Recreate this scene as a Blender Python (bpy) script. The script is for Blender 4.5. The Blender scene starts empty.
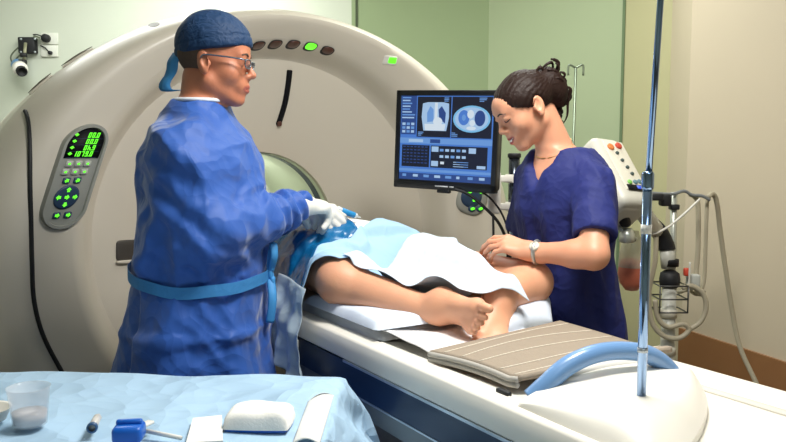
import bpy, bmesh, math, random
import numpy as np
from mathutils import Vector, Matrix, Euler

# ------------------------------------------------------------------ camera, world, lights, exposure
SC = bpy.context.scene
COL = SC.collection
F = 760.0
TH = math.atan(69 / 760.0)
CAMZ = 1.42
PHI = math.atan(469 / 760.0)
cd = bpy.data.cameras.new('camera'); cam = bpy.data.objects.new('camera', cd); COL.objects.link(cam)
cd.sensor_width = 36.0; cd.lens = F / 786 * 36.0; cd.clip_start = 0.05
cam.location = (0, 0, CAMZ); cam.rotation_euler = (math.pi / 2 - TH, 0, 0)
SC.camera = cam
wd = bpy.data.worlds.new('world'); SC.world = wd; wd.use_nodes = True
wd.node_tree.nodes['Background'].inputs[0].default_value = (0.8, 0.9, 1.0, 1)
wd.node_tree.nodes['Background'].inputs[1].default_value = 0.3
SC.view_settings.view_transform = 'Standard'
try: SC.view_settings.look = 'None'
except Exception: pass
SC.view_settings.gamma = 1.0
SC.view_settings.use_curve_mapping = False
SC.view_settings.exposure = 0.08

def area(name, loc, target, size, sizey, power, col=(1, 1, 1)):
    l = bpy.data.lights.new(name, 'AREA'); l.shape = 'RECTANGLE'; l.size = size; l.size_y = sizey
    l.energy = power; l.color = col
    o = bpy.data.objects.new(name, l); COL.objects.link(o); o.location = loc
    o.rotation_euler = (Vector(target) - Vector(loc)).to_track_quat('-Z', 'Y').to_euler()
    return o
area('ceiling_lamp_over_patient', (0.38, 1.50, 2.50), (0.15, 1.95, 0), 0.45, 0.45, 37, (1.0, 0.97, 0.91))
area('fill_lamp_front', (0.5, 0.0, 2.72), (0.3, 1.2, 0), 1.0, 0.6, 8, (0.78, 0.90, 1.0))  # unseen cool fill light added above the camera side
area('ceiling_lamp_over_scanner', (-1.6, 3.9, 2.74), (-1.7, 4.2, 0), 1.4, 0.6, 30, (0.98, 1.0, 0.95))
area('fill_lamp_rear', (-0.9, 4.4, 2.74), (-0.9, 4.6, 0), 0.5, 0.5, 7, (0.96, 1.0, 0.92))  # unseen fill added to lighten the bore and the wall seen through it
area('fill_lamp_back', (0.55, 3.35, 2.74), (0.75, 3.8, 0), 0.7, 0.7, 19, (0.98, 1.0, 0.95))  # unseen fill added to brighten the green walls

# ------------------------------------------------------------------ frames and pixel rays
_f = np.array([0, math.cos(TH), -math.sin(TH)]); _u = np.array([0, math.sin(TH), math.cos(TH)]); _r = np.array([1.0, 0, 0])
def at(px, py, Y):
    """the point seen at photo position px, py that lies Y metres into the room"""
    d = _r * (px - 393) / F + _u * (221 - py) / F + _f
    return np.array([0, 0, CAMZ]) + d * (Y / d[1])
G = np.array([-0.54, 3.04, 0.0])
SV = np.array([math.sin(PHI), -math.cos(PHI), 0]); WV = np.array([math.cos(PHI), math.sin(PHI), 0])
ROTZ = math.atan2(SV[1], SV[0])
def T(s, w, z): return G + SV * s + WV * w + np.array([0, 0, z])
def L(p):
    d = np.asarray(p, float) - G
    return np.array([d @ SV, d @ WV, d[2]])
def V3(*a): return np.array(a, float)
def unit(v):
    v = np.asarray(v, float); return v / np.linalg.norm(v)

# ------------------------------------------------------------------ materials
def lin(c):
    r = []
    for x in c:
        x /= 255.0
        r.append(x / 12.92 if x <= 0.04045 else ((x + 0.055) / 1.055) ** 2.4)
    return (*r, 1.0)
_mats = {}
def M(name, col, rough=0.5, metal=0.0, var=0.0, vscale=8.0, bump=0.0, bscale=30.0, btype='noise', sss=0.0, emit=0.0,
      alpha=1.0, trans=0.0, coat=0.0, spec=0.5, sheen=0.0):
    if name in _mats: return _mats[name]
    m = bpy.data.materials.new(name); m.use_nodes = True
    nt = m.node_tree; b = nt.nodes['Principled BSDF']; N = nt.nodes.new; K = nt.links.new
    c = lin(col)
    b.inputs['Base Color'].default_value = c
    b.inputs['Roughness'].default_value = rough; b.inputs['Metallic'].default_value = metal
    b.inputs['Specular IOR Level'].default_value = spec
    if coat: b.inputs['Coat Weight'].default_value = coat; b.inputs['Coat Roughness'].default_value = 0.15
    if sss:
        b.inputs['Subsurface Weight'].default_value = sss
        b.inputs['Subsurface Radius'].default_value = (1.0, 0.35, 0.2); b.inputs['Subsurface Scale'].default_value = 0.012
    if sheen: b.inputs['Sheen Weight'].default_value = sheen
    if emit:
        b.inputs['Emission Color'].default_value = c; b.inputs['Emission Strength'].default_value = emit
        b.inputs['Base Color'].default_value = (.01, .01, .012, 1)
    b.inputs['Alpha'].default_value = alpha
    b.inputs['Transmission Weight'].default_value = trans
    tc = N('ShaderNodeTexCoord')
    if var:
        n = N('ShaderNodeTexNoise'); n.inputs['Scale'].default_value = vscale; n.inputs['Detail'].default_value = 4
        K(tc.outputs['Object'], n.inputs['Vector'])
        r = N('ShaderNodeMapRange'); r.inputs['To Min'].default_value = 1 - var; r.inputs['To Max'].default_value = 1 + var
        K(n.outputs['Fac'], r.inputs['Value'])
        mx = N('ShaderNodeMix'); mx.data_type = 'RGBA'; mx.blend_type = 'MULTIPLY'; mx.inputs[0].default_value = 1.0
        mx.inputs[6].default_value = c; K(r.outputs[0], mx.inputs[7]); K(mx.outputs[2], b.inputs['Base Color'])
    if bump:
        if btype == 'noise':
            t = N('ShaderNodeTexNoise'); t.inputs['Scale'].default_value = bscale; t.inputs['Detail'].default_value = 5
            out = t.outputs['Fac']
        else:
            w = N('ShaderNodeTexNoise'); w.inputs['Scale'].default_value = bscale * 0.6
            K(tc.outputs['Object'], w.inputs['Vector'])
            ad = N('ShaderNodeVectorMath'); ad.operation = 'MULTIPLY_ADD'; ad.inputs[1].default_value = (0.12,) * 3
            K(w.outputs['Color'], ad.inputs[0]); K(tc.outputs['Object'], ad.inputs[2])
            t = N('ShaderNodeTexVoronoi'); t.feature = 'F1'; t.inputs['Scale'].default_value = bscale
            K(ad.outputs[0], t.inputs['Vector']); out = t.outputs['Distance']
        if btype == 'noise': K(tc.outputs['Object'], t.inputs['Vector'])
        if btype == 'voronoi':
            t2 = N('ShaderNodeTexVoronoi'); t2.feature = 'F1'; t2.inputs['Scale'].default_value = bscale * 2.7; K(ad.outputs[0], t2.inputs['Vector'])
            ma = N('ShaderNodeMath'); ma.operation = 'MULTIPLY_ADD'; ma.inputs[1].default_value = .38; K(t2.outputs['Distance'], ma.inputs[0]); K(out, ma.inputs[2]); out = ma.outputs[0]
        bp = N('ShaderNodeBump'); bp.inputs['Strength'].default_value = 1.0; bp.inputs['Distance'].default_value = bump
        K(out, bp.inputs['Height']); K(bp.outputs[0], b.inputs['Normal'])
    _mats[name] = m
    return m

# ------------------------------------------------------------------ mesh helpers
def mesh_np(name, v, polys, mats, fm=None, smooth=True):
    me = bpy.data.meshes.new(name)
    v = np.asarray(v, np.float32)
    polys = [list(p) for p in polys] if not isinstance(polys, np.ndarray) else polys
    if isinstance(polys, np.ndarray):
        n = len(polys); k = polys.shape[1]
        me.vertices.add(len(v)); me.vertices.foreach_set('co', v.ravel())
        me.loops.add(n * k); me.loops.foreach_set('vertex_index', polys.astype(np.int32).ravel())
        me.polygons.add(n); me.polygons.foreach_set('loop_start', np.arange(0, n * k, k, dtype=np.int32))
        me.update(calc_edges=True)
    else:
        me.from_pydata([tuple(map(float, p)) for p in v], [], polys)
    for m in (mats if isinstance(mats, (list, tuple)) else [mats]): me.materials.append(m)
    if fm is not None: me.polygons.foreach_set('material_index', np.asarray(fm, np.int32))
    me.polygons.foreach_set('use_smooth', np.full(len(me.polygons), bool(smooth)))
    me.validate(); me.update()
    return me
def link(name, me, parent=None, loc=None, rotz=None):
    o = bpy.data.objects.new(name, me); COL.objects.link(o)
    if parent is not None: o.parent = parent
    if loc is not None: o.location = tuple(map(float, loc))
    if rotz is not None: o.rotation_euler = (0, 0, rotz)
    return o
def tag(o, label=None, cat=None, group=None, kind=None):
    if label: o['label'] = label
    if cat: o['category'] = cat
    if group: o['group'] = group
    if kind: o['kind'] = kind
    return o
def thing(name, label, cat, loc=(0, 0, 0), rotz=0.0, group=None):
    o = bpy.data.objects.new(name, None); COL.objects.link(o); o.location = tuple(map(float, loc)); o.rotation_euler = (0, 0, rotz)
    o.empty_display_size = 0.1
    return tag(o, label, cat, group)

class MB:
    """collects shapes into one mesh"""
    def __init__(s): s.v = []; s.f = []; s.m = []; s.mi = 0
    def add(s, v, f):
        b = len(s.v); s.v += [tuple(map(float, p)) for p in v]
        for q in f: s.f.append([i + b for i in q]); s.m.append(s.mi)
        return s
    def box(s, c, size, rot=None, bev=0.0, seg=2):
        bm = bmesh.new(); bmesh.ops.create_cube(bm, size=1.0)
        for q in bm.verts: q.co = Vector((q.co.x * size[0], q.co.y * size[1], q.co.z * size[2]))
        if bev: bmesh.ops.bevel(bm, geom=bm.edges[:], offset=bev, segments=seg, profile=0.5, affect='EDGES')
        R = rot if rot is not None else Matrix.Identity(3)
        bm.verts.ensure_lookup_table(); bm.verts.index_update()
        v = [R @ q.co + Vector(tuple(map(float, c))) for q in bm.verts]; f = [[q.index for q in p.verts] for p in bm.faces]
        bm.free(); return s.add(v, f)
    def tube(s, pts, r, n=12, cap=True, closed=False, flat=None):
        P = np.array(pts, float); m = len(P); R = np.full(m, r) if np.isscalar(r) else np.array(r, float)
        tg = np.gradient(P, axis=0) if not closed else (np.roll(P, -1, 0) - np.roll(P, 1, 0))
        tg /= np.linalg.norm(tg, axis=1)[:, None] + 1e-12
        a = np.array([0, 0, 1.0]) if abs(tg[0][2]) < 0.9 else np.array([1.0, 0, 0])
        v = []; u = a - tg[0] * (a @ tg[0]); u /= np.linalg.norm(u)
        for i in range(m):
            u = u - tg[i] * (u @ tg[i]); u /= np.linalg.norm(u); w = np.cross(tg[i], u)
            for k in range(n):
                t = 2 * math.pi * k / n
                v.append(P[i] + R[i] * (u * math.cos(t) + w * math.sin(t) * (flat or 1)))
        f = []
        for i in range(m if closed else m - 1):
            j = (i + 1) % m
            for k in range(n):
                l = (k + 1) % n; f.append([i * n + k, i * n + l, j * n + l, j * n + k])
        if cap and not closed: f.append(list(range(n))[::-1]); f.append([(m - 1) * n + k for k in range(n)])
        return s.add(v, f)
    def lathe(s, prof, c=(0, 0, 0), R=None, n=32, cap=True):
        v = []; R = R or Matrix.Identity(3)
        for r, z in prof:
            for k in range(n):
                t = 2 * math.pi * k / n; v.append(R @ Vector((r * math.cos(t), r * math.sin(t), z)) + Vector(tuple(map(float, c))))
        m = len(prof); f = []
        for i in range(m - 1):
            for k in range(n):
                l = (k + 1) % n; f.append([i * n + k, i * n + l, (i + 1) * n + l, (i + 1) * n + k])
        if cap: f.append(list(range(n))[::-1]); f.append([(m - 1) * n + k for k in range(n)])
        return s.add(v, f)
    def grid(s, fn, nu, nv, thick=0.0, wrapu=False):
        """surface fn(u, v), u and v in 0..1, made solid downwards along its normal"""
        P = np.array([[fn(i / (nu - 1), j / (nv - 1)) for j in range(nv)] for i in range(nu)], float)
        return s.sheet(P, thick)
    def sheet(s, P, thick=0.0):
        nu, nv = P.shape[:2]
        idx = lambda i, j: i * nv + j
        f = [[idx(i, j), idx(i + 1, j), idx(i + 1, j + 1), idx(i, j + 1)] for i in range(nu - 1) for j in range(nv - 1)]
        if not thick: return s.add(P.reshape(-1, 3), f)
        du = np.gradient(P, axis=0); dv = np.gradient(P, axis=1); nn = np.cross(du, dv); nn /= np.linalg.norm(nn, axis=2)[..., None] + 1e-12
        Q = P - nn * thick; o = nu * nv
        g = [[o + i for i in q[::-1]] for q in f]
        e = []
        for i in range(nu - 1):
            e.append([idx(i, 0), o + idx(i, 0), o + idx(i + 1, 0), idx(i + 1, 0)])
            e.append([idx(i + 1, nv - 1), o + idx(i + 1, nv - 1), o + idx(i, nv - 1), idx(i, nv - 1)])
        for j in range(nv - 1):
            e.append([idx(0, j + 1), o + idx(0, j + 1), o + idx(0, j), idx(0, j)])
            e.append([idx(nu - 1, j), o + idx(nu - 1, j), o + idx(nu - 1, j + 1), idx(nu - 1, j + 1)])
        return s.add(np.concatenate([P.reshape(-1, 3), Q.reshape(-1, 3)]), f + g + e)
    def prism(s, poly, depth, X=(1, 0, 0), Y=(0, 0, 1), O=(0, 0, 0)):
        """polygon in the X, Y plane at O, pushed back by depth"""
        X = np.array(X, float); Y = np.array(Y, float); O = np.array(O, float); nrm = np.cross(X, Y); n = len(poly)
        a = [O + X * p[0] + Y * p[1] for p in poly]; b = [q - nrm * depth for q in a]
        f = [list(range(n)), [n + i for i in range(n)][::-1]] + [[i, n + i, n + (i + 1) % n, (i + 1) % n] for i in range(n)]
        return s.add(a + b, f)
    def build(s, name, mats, parent=None, smooth=True, loc=None, rotz=None, ang=None):
        me = mesh_np(name, s.v, s.f, mats, s.m, smooth)
        if smooth and ang is not None:
            try: me.set_sharp_from_angle(angle=math.radians(ang))
            except Exception: pass
        return link(name, me, parent, loc, rotz)
def shift(mb, org): mb.v = [(a - org[0], b - org[1], c - org[2]) for a, b, c in mb.v]; return mb
def spline(pts, n=40):
    """Catmull-Rom through pts"""
    P = np.array(pts, float); m = len(P); out = []
    for t in np.linspace(0, m - 1 - 1e-9, n):
        i = int(t); u = t - i
        p0, p1, p2, p3 = P[max(i - 1, 0)], P[i], P[min(i + 1, m - 1)], P[min(i + 2, m - 1)]
        out.append(0.5 * (2 * p1 + (p2 - p0) * u + (2 * p0 - 5 * p1 + 4 * p2 - p3) * u * u + (3 * p1 - p0 - 3 * p2 + p3) * u ** 3))
    return np.array(out)
def rot_to(z, x=(1, 0, 0)):
    """matrix whose z axis is z and x axis near x"""
    z = unit(z); x = np.array(x, float); x = x - z * (x @ z)
    if np.linalg.norm(x) < 1e-6: x = np.array([0, 1.0, 0]) - z * z[1]
    x = unit(x); y = np.cross(z, x)
    return Matrix(((x[0], y[0], z[0]), (x[1], y[1], z[1]), (x[2], y[2], z[2])))

# ------------------------------------------------------------------ smooth solid fields for bodies and cloth
class Field:
    def __init__(s, lo, hi, h):
        s.lo = np.array(lo, float); s.h = h; s.n = np.ceil((np.array(hi) - s.lo) / h).astype(int) + 1
        s.v = np.full(s.n, 0.2, np.float32)
        s.ax = [s.lo[i] + h * np.arange(s.n[i]) for i in range(3)]
    def _reg(s, lo, hi):
        a = np.clip(np.floor((np.array(lo) - s.lo) / s.h).astype(int), 0, s.n); b = np.clip(np.ceil((np.array(hi) - s.lo) / s.h).astype(int) + 1, 0, s.n)
        if np.any(b <= a): return None, None
        sl = tuple(slice(a[i], b[i]) for i in range(3))
        X = s.ax[0][sl[0]][:, None, None]; Y = s.ax[1][sl[1]][None, :, None]; Z = s.ax[2][sl[2]][None, None, :]
        return sl, (X, Y, Z)
    def put(s, fn, lo, hi, k, sub=False):
        m = max(k, 0) + 3 * s.h
        sl, P = s._reg(np.array(lo) - m, np.array(hi) + m)
        if sl is None: return
        d = fn(*P).astype(np.float32); a = s.v[sl]
        if sub:
            d = -d
            h = np.maximum(k - np.abs(a - d), 0) / k if k > 0 else 0
            s.v[sl] = np.maximum(a, d) + (h * h * k * 0.25 if k > 0 else 0)
        else:
            h = np.maximum(k - np.abs(a - d), 0) / k if k > 0 else 0
            s.v[sl] = np.minimum(a, d) - (h * h * k * 0.25 if k > 0 else 0)
    def cap(s, a, b, r0, r1=None, k=0.02, sub=False, ax=None, fl=1.0):
        """tapered capsule; across ax its half width is multiplied by fl"""
        a = np.array(a, float); b = np.array(b, float); r1 = r0 if r1 is None else r1
        ab = b - a; L2 = max(ab @ ab, 1e-9)
        if ax is not None:
            ax = np.array(ax, float); ax = ax - ab * (ax @ ab) / L2 if L2 > 1e-6 else ax; ax = unit(ax)
        def fn(X, Y, Z):
            x = X - a[0]; y = Y - a[1]; z = Z - a[2]
            t = np.clip((x * ab[0] + y * ab[1] + z * ab[2]) / L2, 0, 1)
            x = x - t * ab[0]; y = y - t * ab[1]; z = z - t * ab[2]
            if ax is not None:
                q = (x * ax[0] + y * ax[1] + z * ax[2]) * (1 / fl - 1)
                x = x + q * ax[0]; y = y + q * ax[1]; z = z + q * ax[2]
            return (np.sqrt(x * x + y * y + z * z) - (r0 + (r1 - r0) * t)) * min(1.0, max(fl, .5))
        R = max(r0, r1) * max(fl, 1)
        s.put(fn, np.minimum(a, b) - R, np.maximum(a, b) + R, k, sub); return s
    def ell(s, c, r, R=None, k=0.02, sub=False, cut=None):
        """ellipsoid; cut: list of (normal, offset) half spaces to keep below"""
        c = np.array(c, float); r = np.array(r, float); R = np.eye(3) if R is None else np.array(R, float)   # columns = axes
        def fn(X, Y, Z):
            x = X - c[0]; y = Y - c[1]; z = Z - c[2]
            l = [x * R[0, i] + y * R[1, i] + z * R[2, i] for i in range(3)]
            k0 = np.sqrt(sum((l[i] / r[i]) ** 2 for i in range(3))); k1 = np.sqrt(sum((l[i] / r[i] ** 2) ** 2 for i in range(3))) + 1e-9
            d = k0 * (k0 - 1) / k1
            for (n, o) in cut or ():
                e = l[0] * n[0] + l[1] * n[1] + l[2] * n[2] - o; q = np.maximum(.008 - np.abs(d - e), 0) / .008; d = np.maximum(d, e) + q * q * .002
            return d
        e = np.sqrt(((R * r) ** 2).sum(1))
        s.put(fn, c - e, c + e, k, sub); return s
    def stack(s, secs, ang=0.0, k=0.03, p=2.2):
        """trunk or skirt from level sections (z, cx, cy, half depth, half width), turned by ang"""
        Q = np.array(sorted(secs), float); zz = Q[:, 0]; ca, sa = math.cos(ang), math.sin(ang)
        zi = np.linspace(zz[0], zz[-1], 80); Ci = [np.interp(zi, zz, Q[:, i]) for i in range(1, 5)]
        ker = np.array([1, 2, 3, 2, 1.0]); ker /= ker.sum(); Ci = [np.convolve(np.pad(c, 2, mode='edge'), ker, 'valid') for c in Ci]
        def fn(X, Y, Z):
            cx, cy, a, b = [np.interp(Z, zi, c) for c in Ci]
            x = X - cx; y = Y - cy; l = (x * ca + y * sa) / a; m = (-x * sa + y * ca) / b
            d = ((np.abs(l) ** p + np.abs(m) ** p) ** (1 / p) - 1) * np.minimum(a, b)
            o = np.maximum(zz[0] - Z, Z - zz[-1])
            return np.where(o > 0, np.sqrt(np.maximum(d, 0) ** 2 + o * o) + np.minimum(d, 0) * 0, np.maximum(d, o))
        R = Q[:, 3:].max() * 1.1
        s.put(fn, (Q[:, 1].min() - R, Q[:, 2].min() - R, zz[0]), (Q[:, 1].max() + R, Q[:, 2].max() + R, zz[-1]), k); return s
    def sample(s, P):
        q = (np.asarray(P, float) - s.lo) / s.h; q = np.clip(q, 0, s.n - 1.001); i = q.astype(int); f = q - i; v = 0
        for dx in (0, 1):
            for dy in (0, 1):
                for dz in (0, 1):
                    w = (f[..., 0] if dx else 1 - f[..., 0]) * (f[..., 1] if dy else 1 - f[..., 1]) * (f[..., 2] if dz else 1 - f[..., 2])
                    v = v + w * s.v[i[..., 0] + dx, i[..., 1] + dy, i[..., 2] + dz]
        return v
    def hit(s, o, d, far=1.0, step=0.003):
        """first point on the solid along each ray o + t d"""
        o = np.asarray(o, float); d = np.asarray(d, float); ts = np.arange(0, far, step)
        P = o[:, None, :] + d[:, None, :] * ts[None, :, None]
        v = s.sample(P) < 0; k = np.where(v.any(1), v.argmax(1), len(ts) - 1)
        return o + d * ts[k][:, None]
    def mesh(s):
        v = s.v; ins = v < 0
        c = [ins[dx:v.shape[0] - 1 + dx, dy:v.shape[1] - 1 + dy, dz:v.shape[2] - 1 + dz] for dx in (0, 1) for dy in (0, 1) for dz in (0, 1)]
        any_ = np.zeros_like(c[0]); all_ = np.ones_like(c[0])
        for q in c: any_ |= q; all_ &= q
        cells = np.argwhere(any_ & ~all_); ids = np.full(any_.shape, -1, np.int32); ids[tuple(cells.T)] = np.arange(len(cells))
        acc = np.zeros((len(cells), 3)); cnt = np.zeros(len(cells))
        cor = np.array([[a, b, e] for a in (0, 1) for b in (0, 1) for e in (0, 1)])
        cv = np.stack([v[cells[:, 0] + o[0], cells[:, 1] + o[1], cells[:, 2] + o[2]] for o in cor], 1).astype(float)
        for i in range(8):
            for j in range(i + 1, 8):
                if np.abs(cor[i] - cor[j]).sum() != 1: continue
                a = cv[:, i]; b = cv[:, j]; x = (a < 0) != (b < 0); t = np.where(x, a / np.where(x, a - b, 1), 0)
                acc += np.where(x[:, None], cor[i] + t[:, None] * (cor[j] - cor[i]), 0); cnt += x
        P = s.lo + (cells + acc / cnt[:, None]) * s.h
        quads = []
        for axs in range(3):
            u, w = [(1, 2), (2, 0), (0, 1)][axs]
            sa = [slice(None)] * 3; sb = [slice(None)] * 3; sa[axs] = slice(0, -1); sb[axs] = slice(1, None)
            for q in (u, w): sa[q] = slice(1, -1); sb[q] = slice(1, -1)
            A = ins[tuple(sa)]; B = ins[tuple(sb)]
            e = np.argwhere(A != B); fl = A[tuple(e.T)]
            e[:, u] += 1; e[:, w] += 1
            def cid(du, dw):
                q = e.copy(); q[:, u] -= du; q[:, w] -= dw; return ids[q[:, 0], q[:, 1], q[:, 2]]
            Q = np.stack([cid(1, 1), cid(0, 1), cid(0, 0), cid(1, 0)], 1)
            Q[~fl] = Q[~fl][:, ::-1]; quads.append(Q)
        Q = np.concatenate(quads); Q = Q[(Q >= 0).all(1)]
        return P, Q
def relax(P, Q, n=2, lam=0.5):
    for _ in range(n):
        a = np.zeros_like(P); c = np.zeros(len(P))
        for i in range(4):
            for j in (1, 3):
                np.add.at(a, Q[:, i], P[Q[:, (i + j) % 4]]); np.add.at(c, Q[:, i], 1)
        P = P + lam * (a / np.maximum(c, 1)[:, None] - P)
    return P
def normals(P, Q):
    n = np.cross(P[Q[:, 2]] - P[Q[:, 0]], P[Q[:, 3]] - P[Q[:, 1]]); a = np.zeros_like(P)
    for i in range(4): np.add.at(a, Q[:, i], n)
    return a / (np.linalg.norm(a, axis=1)[:, None] + 1e-12)
class Wrinkle:
    """smooth random field out of warped waves; ridged gives creases"""
    def __init__(s, seed, scale, n=7):
        r = np.random.RandomState(seed); d = r.normal(size=(n, 3)); s.k = d / np.linalg.norm(d, axis=1)[:, None] * scale * r.uniform(0.6, 1.7, (n, 1)); s.p = r.uniform(0, 6.28, n)
        d = r.normal(size=(4, 3)); s.wk = d * scale * 0.35; s.wp = r.uniform(0, 6.28, (4, 3))
    def __call__(s, P, warp=0.9):
        P = np.asarray(P, float); q = 0
        ws = sum(np.sin((P @ s.wk[i])[..., None] + s.wp[i]) for i in range(4)) * warp * 0.25 / (np.linalg.norm(s.wk, axis=1).mean() + 1e-9)
        return sum(np.sin((P + ws) @ s.k[i] + s.p[i]) for i in range(len(s.p))) / math.sqrt(len(s.p))
    def ridged(s, P): 
        v = s(P); return 1 - np.minimum(np.abs(v), 1.2) / 0.6

# ------------------------------------------------------------------ body pieces
class Head:
    """f: where the face looks, u: crown direction, c: centre between the ears at eye height"""
    def __init__(s, c, f, u, k=1.0):
        s.c = np.array(c, float); s.f = unit(f); u = np.array(u, float); s.u = unit(u - s.f * (u @ s.f)); s.l = np.cross(s.u, s.f); s.k = k
        s.R = np.stack([s.f, s.l, s.u], 1)
    def __call__(s, x, y, z): return s.c + s.k * (s.f * x + s.l * y + s.u * z)
    def local(s, P): return (np.asarray(P) - s.c) @ s.R / s.k
    def Rot(s, ay=0.0, az=0.0, ax=0.0):
        return s.R @ np.array(Euler((ax, ay, az)).to_matrix())
    def build(s, F, female=False, jaw=1.0):
        k = s.k; H = s
        if female: F.ell(H(-.012, 0, .022), V3(.098, .074, .077) * k, H.R, .01)
        else: F.ell(H(-.012, 0, .037), V3(.099, .077, .09) * k, H.R, .01)
        F.ell(H(.030, 0, -.030), V3(.062, .060, .082) * k, H.R, .03 * k)
        for y in (-1, 1):
            F.cap(H(.0, .050 * y * jaw, -.062), H(.066, .016 * y, -.103), .019 * k, .015 * k, .03 * k)
            F.ell(H(.056, .040 * y, -.034), V3(.028, .024, .026) * k, H.R, .025 * k)
        F.ell(H(.080, 0, -.106), V3(.014, .018, .013) * k, H.R, .022 * k)
        F.ell(H(.066, 0, .032 if female else .048), V3(.030, .05, .034) * k, H.R, .03 * k)
        F.cap(H(.084, -.032, .020), H(.084, .032, .020), (.0085 if female else .012) * k, None, .018 * k)
        for y in (-1, 1):
            F.ell(H(.101, .031 * y, .000), V3(.013, .017, .011) * k, H.R, .012 * k, sub=True)
            F.ell(H(.082, .031 * y, .000), V3(.0125, .0145, .0135) * k, H.R, .006 * k)
            F.ell(H(.0852, .031 * y, .0045 if female else .0075), V3(.0142, .0155, .0098 if female else .0085) * k, H.R, .002 * k)
        nl = .113 if female else .117
        F.cap(H(.092, 0, .010), H(nl - .004, 0, -.028), .0068 * k, .0088 * k, .014 * k)
        F.ell(H(nl - .003, 0, -.031), V3(.011, .0105, .0095) * k, H.R, .008 * k)
        for y in (-1, 1):
            F.ell(H(.101, .0125 * y, -.036), V3(.010, .0072, .007) * k, H.R, .007 * k)
            F.ell(H(.105, .007 * y, -.0425), V3(.004, .0032, .003) * k, H.R, .003 * k, sub=True)
        F.ell(H(.084, 0, -.066), V3(.022, .032, .024) * k, H.R, .02 * k)
        sm = .0085 if female else 0.0
        for y in (-1, 1):
            F.cap(H(.1035, .002 * y, -.0655), H(.087 if female else .089, (.028 if female else .0245) * y, -.069 + sm), .0052 * k, .0028 * k, .005 * k)
            F.cap(H(.1015, .002 * y, -.0775 - (.0015 if female else 0)), H(.090, .022 * y, -.074 + sm), .0062 * k, .003 * k, .005 * k)
            F.cap(H(.1095, 0, -.0715), H(.0925, .0235 * y, -.0715 + sm), (.0058 if female else .0022) * k, (.0030 if female else .0015) * k, .002 * k, sub=True)
            # ear
            e = H.Rot(-.25, 0.35 * y)
            F.ell(H(-.012, .079 * y, -.012), V3(.020, .0075, .033) * k, e, .006 * k)
            F.ell(H(-.005, .0875 * y, -.008), V3(.0115, .0075, .021) * k, e, .002 * k, sub=True)
            F.ell(H(.006, .079 * y, -.014), V3(.005, .006, .008) * k, e, .004 * k)
            F.ell(H(-.004, .081 * y, -.038), V3(.009, .006, .010) * k, e, .005 * k)
    def eyes(s, parent, iris, rough=.15):
        """two eyeballs set in the sockets, with the iris painted on as its own faces"""
        out = []
        for y in (-1, 1):
            c = s(.0815, .031 * y, .000); r = .0125 * s.k; v = []; f = []; fm = []
            n, m = 20, 14; R = rot_to(unit(s.f * 1.0 - s.u * .25 + s.l * .05 * y))
            prof = [(r * math.sin(math.pi * i / m), r * math.cos(math.pi * i / m)) for i in range(m + 1)]
            b = MB(); b.lathe([(max(q[0], 1e-5), q[1]) for q in prof], c, R, n, cap=False)
            for q in range(len(b.f)): b.m[q] = 2 if q < n * 1 else (1 if q < n * 3 else 0)
            out.append(b.build('eye', [M('eye_white', (225, 215, 208), rough), iris, M('pupil', (8, 8, 10), .1)], parent))
        return out
def hand(F, wr, x, dorsal, thumb, k=1.0, curl=((.35, .5, .3),) * 4, spread=(.10, .03, -.04, -.12), th=(.55, .35, .2), thdrop=.35, infl=0.0, back=.02):
    """wr: wrist point, x: towards the fingers, dorsal: back of the hand, thumb: towards the thumb side"""
    wr = np.array(wr, float); x = unit(x); z = np.array(dorsal, float); z = unit(z - x * (z @ x)); y = np.cross(z, x)
    if y @ np.array(thumb, float) < 0: y = -y
    P = lambda a, b, c: wr + k * (x * a + y * b + z * c)
    kn = [(.088, .030), (.092, .010), (.087, -.010), (.078, -.028)]
    rr = [.0118, .0120, .0112, .0100]
    F.cap(P(-back, 0, 0), P(.02, 0, 0), .0235 * k + infl, .025 * k + infl, .02, ax=y, fl=1.18)
    for i in range(4):
        F.cap(P(.012, kn[i][1] * .55, 0), P(kn[i][0], kn[i][1], 0), .0150 * k + infl, rr[i] * k + .0005 + infl, .014 * k)
    F.ell(P(.045, -.002, -.006), V3(.045, .036, .012) * k + infl, np.stack([x, y, z], 1), .015 * k)
    ln = [(.045, .026, .022), (.050, .030, .023), (.046, .028, .023), (.036, .021, .020)]
    tips = []
    for i in range(4):
        p = P(kn[i][0], kn[i][1], 0); a = 0.0; r = rr[i] * k * .86 + infl; fw = unit(x * math.cos(spread[i]) + y * math.sin(spread[i]))
        for j in range(3):
            a += curl[i][j]; d = fw * math.cos(a) - z * math.sin(a); q = p + d * ln[i][j] * k
            F.cap(p, q, r, r * .90, .006 * k if j == 0 else .002); p = q; r *= .92
        tips.append(p)
    p = P(.016, .024, -.006); a = th[0]; d = unit(x * math.cos(a) + y * math.sin(a) - z * thdrop); q = p + d * .040 * k
    F.cap(P(.008, .012, -.002), q, .0165 * k + infl, .0135 * k + infl, .014 * k)
    p = q; r = .0122 * k + infl
    for j, l in ((1, .033), (2, .027)):
        a -= th[j]; d = unit(x * math.cos(a) + y * math.sin(a) - z * (thdrop + .15 * j)); q = p + d * l * k
        F.cap(p, q, r, r * .86, .004 * k); p = q; r *= .9
    tips.append(p)
    return tips
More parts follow.
